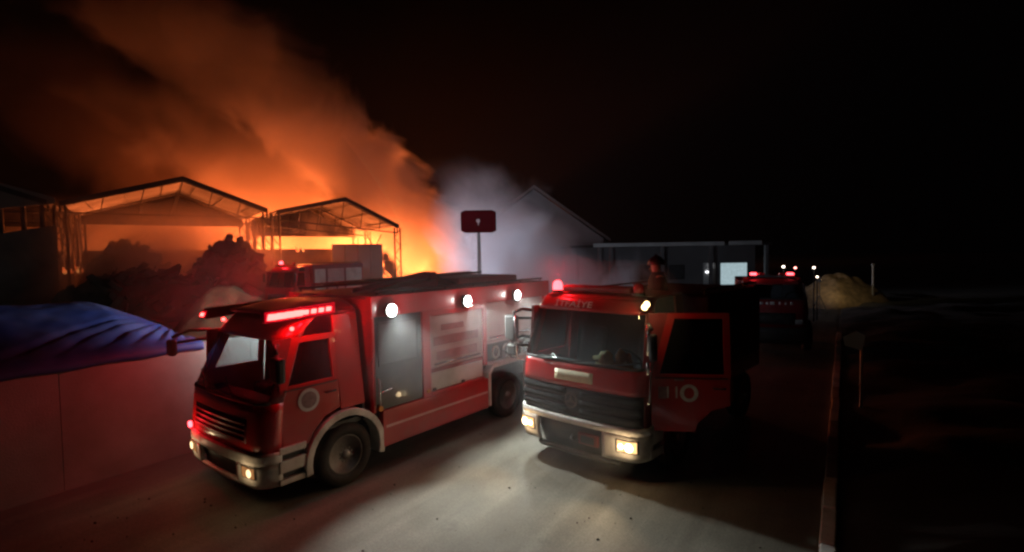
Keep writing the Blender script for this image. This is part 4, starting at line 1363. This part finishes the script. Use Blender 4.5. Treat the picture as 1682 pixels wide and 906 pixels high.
def flame(loc, w_, h, n, seed, label, power, lz=1.5, col=(1, .195, .045), size=.8):
    rnd = random.Random(seed)
    mb = MB()
    for k in range(n):
        x, y = rnd.uniform(-w_, w_), rnd.uniform(-w_ * .5, w_ * .5)
        hh = h * rnd.uniform(.5, 1.1)
        r0 = hh * rnd.uniform(.13, .2)
        path, rs = [], []
        for i in range(7):
            t = i / 6
            path.append((x + .18 * hh * math.sin(t * 4 + k) * t - .25 * hh * t, y + .1 * hh * math.cos(t * 5 + k) * t, hh * t - .05))
            rs.append(max(.01, r0 * math.sin(math.pi * (.25 + .75 * t)) * (1.15 - t * .5)))
        mb.tube(path, rs, 8)
    o = mb.build('flames', FM, smooth=True)
    o.location = loc
    tag(o, label, 'flames', 'fires among the sheds')
    light('fire_glow', 'POINT', o, (0, 0, lz), power, col, size=size)
    return o
K = 1000.0
flame((-9.6, 56.0, .1), 1.8, 2.2, 11, 1, 'orange red flames at the edge of the lower shed beside the smoke', 12 * K, 1.0, size=1.0)
flame((-34.8, 40.6, 2.6), .9, .7, 5, 2, 'pale flames low beside the dark sheet wall', 1 * K, 1.6)
flame((-23.4, 42.0, 3.2), .7, .9, 5, 3, 'small flames on the charred heap below the tall shed roof', 1.6 * K, 1.0)
flame((-16.2, 40.0, 4.0), .35, .5, 3, 4, 'small flames above the roof of the far engine', 1 * K, .5, size=.3)
flame((-18.0, 60.0, .2), 3.0, 2.6, 9, 5, 'broad fire burning behind the lower shed', 40 * K, 2.2, size=1.2)
flame((-13.6, 61.0, .1), 2.4, 2.4, 8, 8, 'added fire brightening the thick smoke plume from its foot', 52 * K, 1.6, size=1.2)  # extra fire, added to light the plume from below
flame((-29.0, 59.0, .2), 3.0, 2.6, 9, 6, 'broad fire burning behind the tall shed', 34 * K, 2.2, size=1.2)
flame((-41.0, 54.0, .2), 3.0, 2.6, 9, 7, 'broad fire burning behind the dark shed', 9 * K, 2.2, size=1.2)

# ------------------------------------------------------------------ smoke and haze
def smoke(name, balls, m, label, voxel=.7, disp=1.2, dsize=2.2, seed=0):
    bm = bmesh.new()
    rnd = random.Random(seed)
    for x, y, z, r in balls:
        for k in range(7):
            d = Vector((rnd.uniform(-1, 1), rnd.uniform(-1, 1), rnd.uniform(-1, 1))).normalized() * r * (.55 if k else 0)
            rr = r * (1 if k == 0 else rnd.uniform(.35, .6))
            bmesh.ops.create_icosphere(bm, subdivisions=2, radius=rr, matrix=Matrix.Translation(Vector((x, y, max(z, .6))) + d))
    me = bpy.data.meshes.new(name)
    bm.to_mesh(me)
    bm.free()
    o = bpy.data.objects.new(name, me)
    COL.objects.link(o)
    me.materials.append(m)
    rm = o.modifiers.new('remesh', 'REMESH')
    rm.mode = 'VOXEL'
    rm.voxel_size = voxel
    tx = bpy.data.textures.new(name + '_tex', 'CLOUDS')
    tx.noise_scale = dsize
    tx.noise_depth = 3
    dm = o.modifiers.new('disp', 'DISPLACE')
    dm.texture = tx
    dm.texture_coords = 'GLOBAL'
    dm.strength = disp
    dm.mid_level = .5
    tag(o, label, kind='stuff')
    return o
def soft_smoke(name, label, col, D, c, z0, z1, rad, y0, ry, nscale, erode, fade, inner=.35, detail=6):
    """smoke column: axis x = c0 + c1 t + c2 t^2 over height t, soft torn edges from noise, inside a closed hull"""
    m = bpy.data.materials.new(name)
    m.use_nodes = True
    n, l = m.node_tree.nodes, m.node_tree.links
    n.remove(n['Principled BSDF'])
    v = n.new('ShaderNodeVolumePrincipled')
    v.inputs['Color'].default_value = (*col, 1)
    tc = n.new('ShaderNodeTexCoord')
    sp = n.new('ShaderNodeSeparateXYZ')
    l.new(tc.outputs['Object'], sp.inputs[0])
    def op(o, a_, b_=None, c_=None):
        x = n.new('ShaderNodeMath')
        x.operation = o
        for i, q in enumerate((a_, b_, c_)):
            if q is None: continue
            if isinstance(q, (int, float)): x.inputs[i].default_value = q
            else: l.new(q, x.inputs[i])
        return x.outputs[0]
    def rng(src, a0, a1, b0, b1):
        x = n.new('ShaderNodeMapRange')
        x.interpolation_type = 'SMOOTHSTEP'
        for i, q in enumerate((a0, a1, b0, b1)): x.inputs[1 + i].default_value = q
        l.new(src, x.inputs[0])
        return x.outputs[0]
    X, Y, Z = sp.outputs
    t = op('SUBTRACT', Z, z0)
    xc = op('MULTIPLY_ADD', op('MULTIPLY_ADD', t, c[2], c[1]), t, c[0])
    rr = op('MULTIPLY_ADD', t, rad[1], rad[0])
    dx = op('DIVIDE', op('SUBTRACT', X, xc), rr)
    dy = op('DIVIDE', op('SUBTRACT', Y, y0), op('MULTIPLY', rr, ry))
    d = op('SQRT', op('ADD', op('MULTIPLY', dx, dx), op('MULTIPLY', dy, dy)))
    nz = n.new('ShaderNodeTexNoise')
    nz.inputs['Scale'].default_value = nscale
    nz.inputs['Detail'].default_value = detail
    nz.inputs['Roughness'].default_value = .58
    nz.inputs['Distortion'].default_value = .8
    l.new(tc.outputs['Object'], nz.inputs['Vector'])
    d2 = op('MULTIPLY_ADD', op('SUBTRACT', nz.outputs['Fac'], .5), erode * 2, d)
    dens = op('MULTIPLY', rng(d2, inner, 1.0, D, 0.0), rng(Z, fade[0], fade[1], 1.0, fade[2]))
    dens = op('MULTIPLY', dens, rng(Z, z1 - 3.0, z1, 1.0, 0.0))
    l.new(dens, v.inputs['Density'])
    l.new(v.outputs[0], n['Material Output'].inputs['Volume'])
    mb = MB()
    N, K_ = 12, 9
    vs, fs = [], []
    for i in range(K_):
        z = z0 + (z1 - z0) * i / (K_ - 1)
        tt = z - z0
        x_ = c[0] + c[1] * tt + c[2] * tt * tt
        q = (rad[0] + rad[1] * tt) * (1.0 + erode * .42)
        for k in range(N):
            an = 2 * math.pi * k / N
            vs.append((x_ + q * math.cos(an), y0 + q * ry * math.sin(an), z))
    for i in range(K_ - 1):
        for k in range(N):
            k2 = (k + 1) % N
            fs.append((i * N + k, i * N + k2, (i + 1) * N + k2, (i + 1) * N + k))
    fs += [tuple(range(N))[::-1], tuple(range((K_ - 1) * N, K_ * N))]
    mb.add(vs, fs)
    return tag(mb.build(name, m), label, kind='stuff')
soft_smoke('smoke_plume', 'thick smoke plume glowing orange and leaning over the sheds', (.86, .77, .70), .50, (-8.0, -.40, -.022), .5, 30, (3.6, .27), 55.5, .9, .135, 1.05, (8, 21, .05), .72, 8)
soft_smoke('smoke_plume', 'wide orange smoke rising behind the two peaked sheds', (.80, .70, .62), .26, (-20, -.50, -.018), .5, 24, (6.5, .20), 59, .7, .13, 1.1, (6, 20, .12), .65, 8)
soft_smoke('smoke_veil', 'thin dark red smoke drifting up behind the dark shed', (.76, .58, .50), .05, (-34, -.40, -.012), .5, 30, (8.5, .20), 60, .6, .11, 1.0, (8, 26, .2), .4, 8)
soft_smoke('smoke_low', 'orange lit smoke rolling low behind the tall and dark sheds', (.80, .66, .55), .34, (-42, -.3, 0), .3, 11, (11, -.35), 56.5, .36, .28, 1.5, (5, 10, .2), .6, 8)
soft_smoke('pale_smoke', 'pale bluish smoke lit by added rear lamps beyond the engines', (.83, .85, .90), .36, (3.0, -.75, 0), .3, 12, (9.0, -.42), 43.5, .55, .20, 1.1, (2, 9, .18), .5, 8)
soft_smoke('smoke_bank', 'low brown smoke lying over the scrap in front of the sheds', (.74, .60, .52), .40, (-22.5, -.3, 0), .3, 8, (10.5, -.4), 36.0, .75, .3, .8, (2, 7, .4), .4, 8)
HALO_SMOKE = [(-4.6, 8.2, 2.9, 1.5), (-3.2, 8.0, 2.7, 1.5), (-2.0, 8.6, 2.4, 1.5), (-1.0, 10, 2.4, 1.5), (0.0, 11.2, 2.4, 1.4), (.8, 9.2, 2.4, 1.3), (1.8, 8.2, 2.2, 1.2), (1.0, 7.8, 1.0, 1.1)]
smoke('halo_smoke', HALO_SMOKE, volume('halo_smoke_vol', (.85, .85, .86), .045), 'thin smoke added round the lamps of the two engines for their halo', .4, .6, 1.2, 8)  # smoke volume added so the lamps get a soft halo
LOW = [(-52, 54, 4.0, 4.0), (-46, 56, 4.5, 4.2), (-40, 57, 5.0, 4.4), (-34, 57, 5.0, 4.4), (-43, 56, 8.0, 3.0), (-36, 57, 8.5, 3.0), (-49, 55, 7.5, 2.8)]
smoke('smoke_low', LOW, volume('ember_smoke', (.80, .70, .62), .30, .22, .34, .75, base=.03, zfade=(7, 12, 1, .1)), 'orange lit smoke rolling low behind the tall and dark sheds', .8, 1.4, 2.2, 6)
hz = MB().box(-95, 70, -14, 110, -1.4, 36).build('haze', volume('haze', (.85, .85, .86), .0002))
tag(hz, 'thin smoky air over the whole yard', kind='stuff')
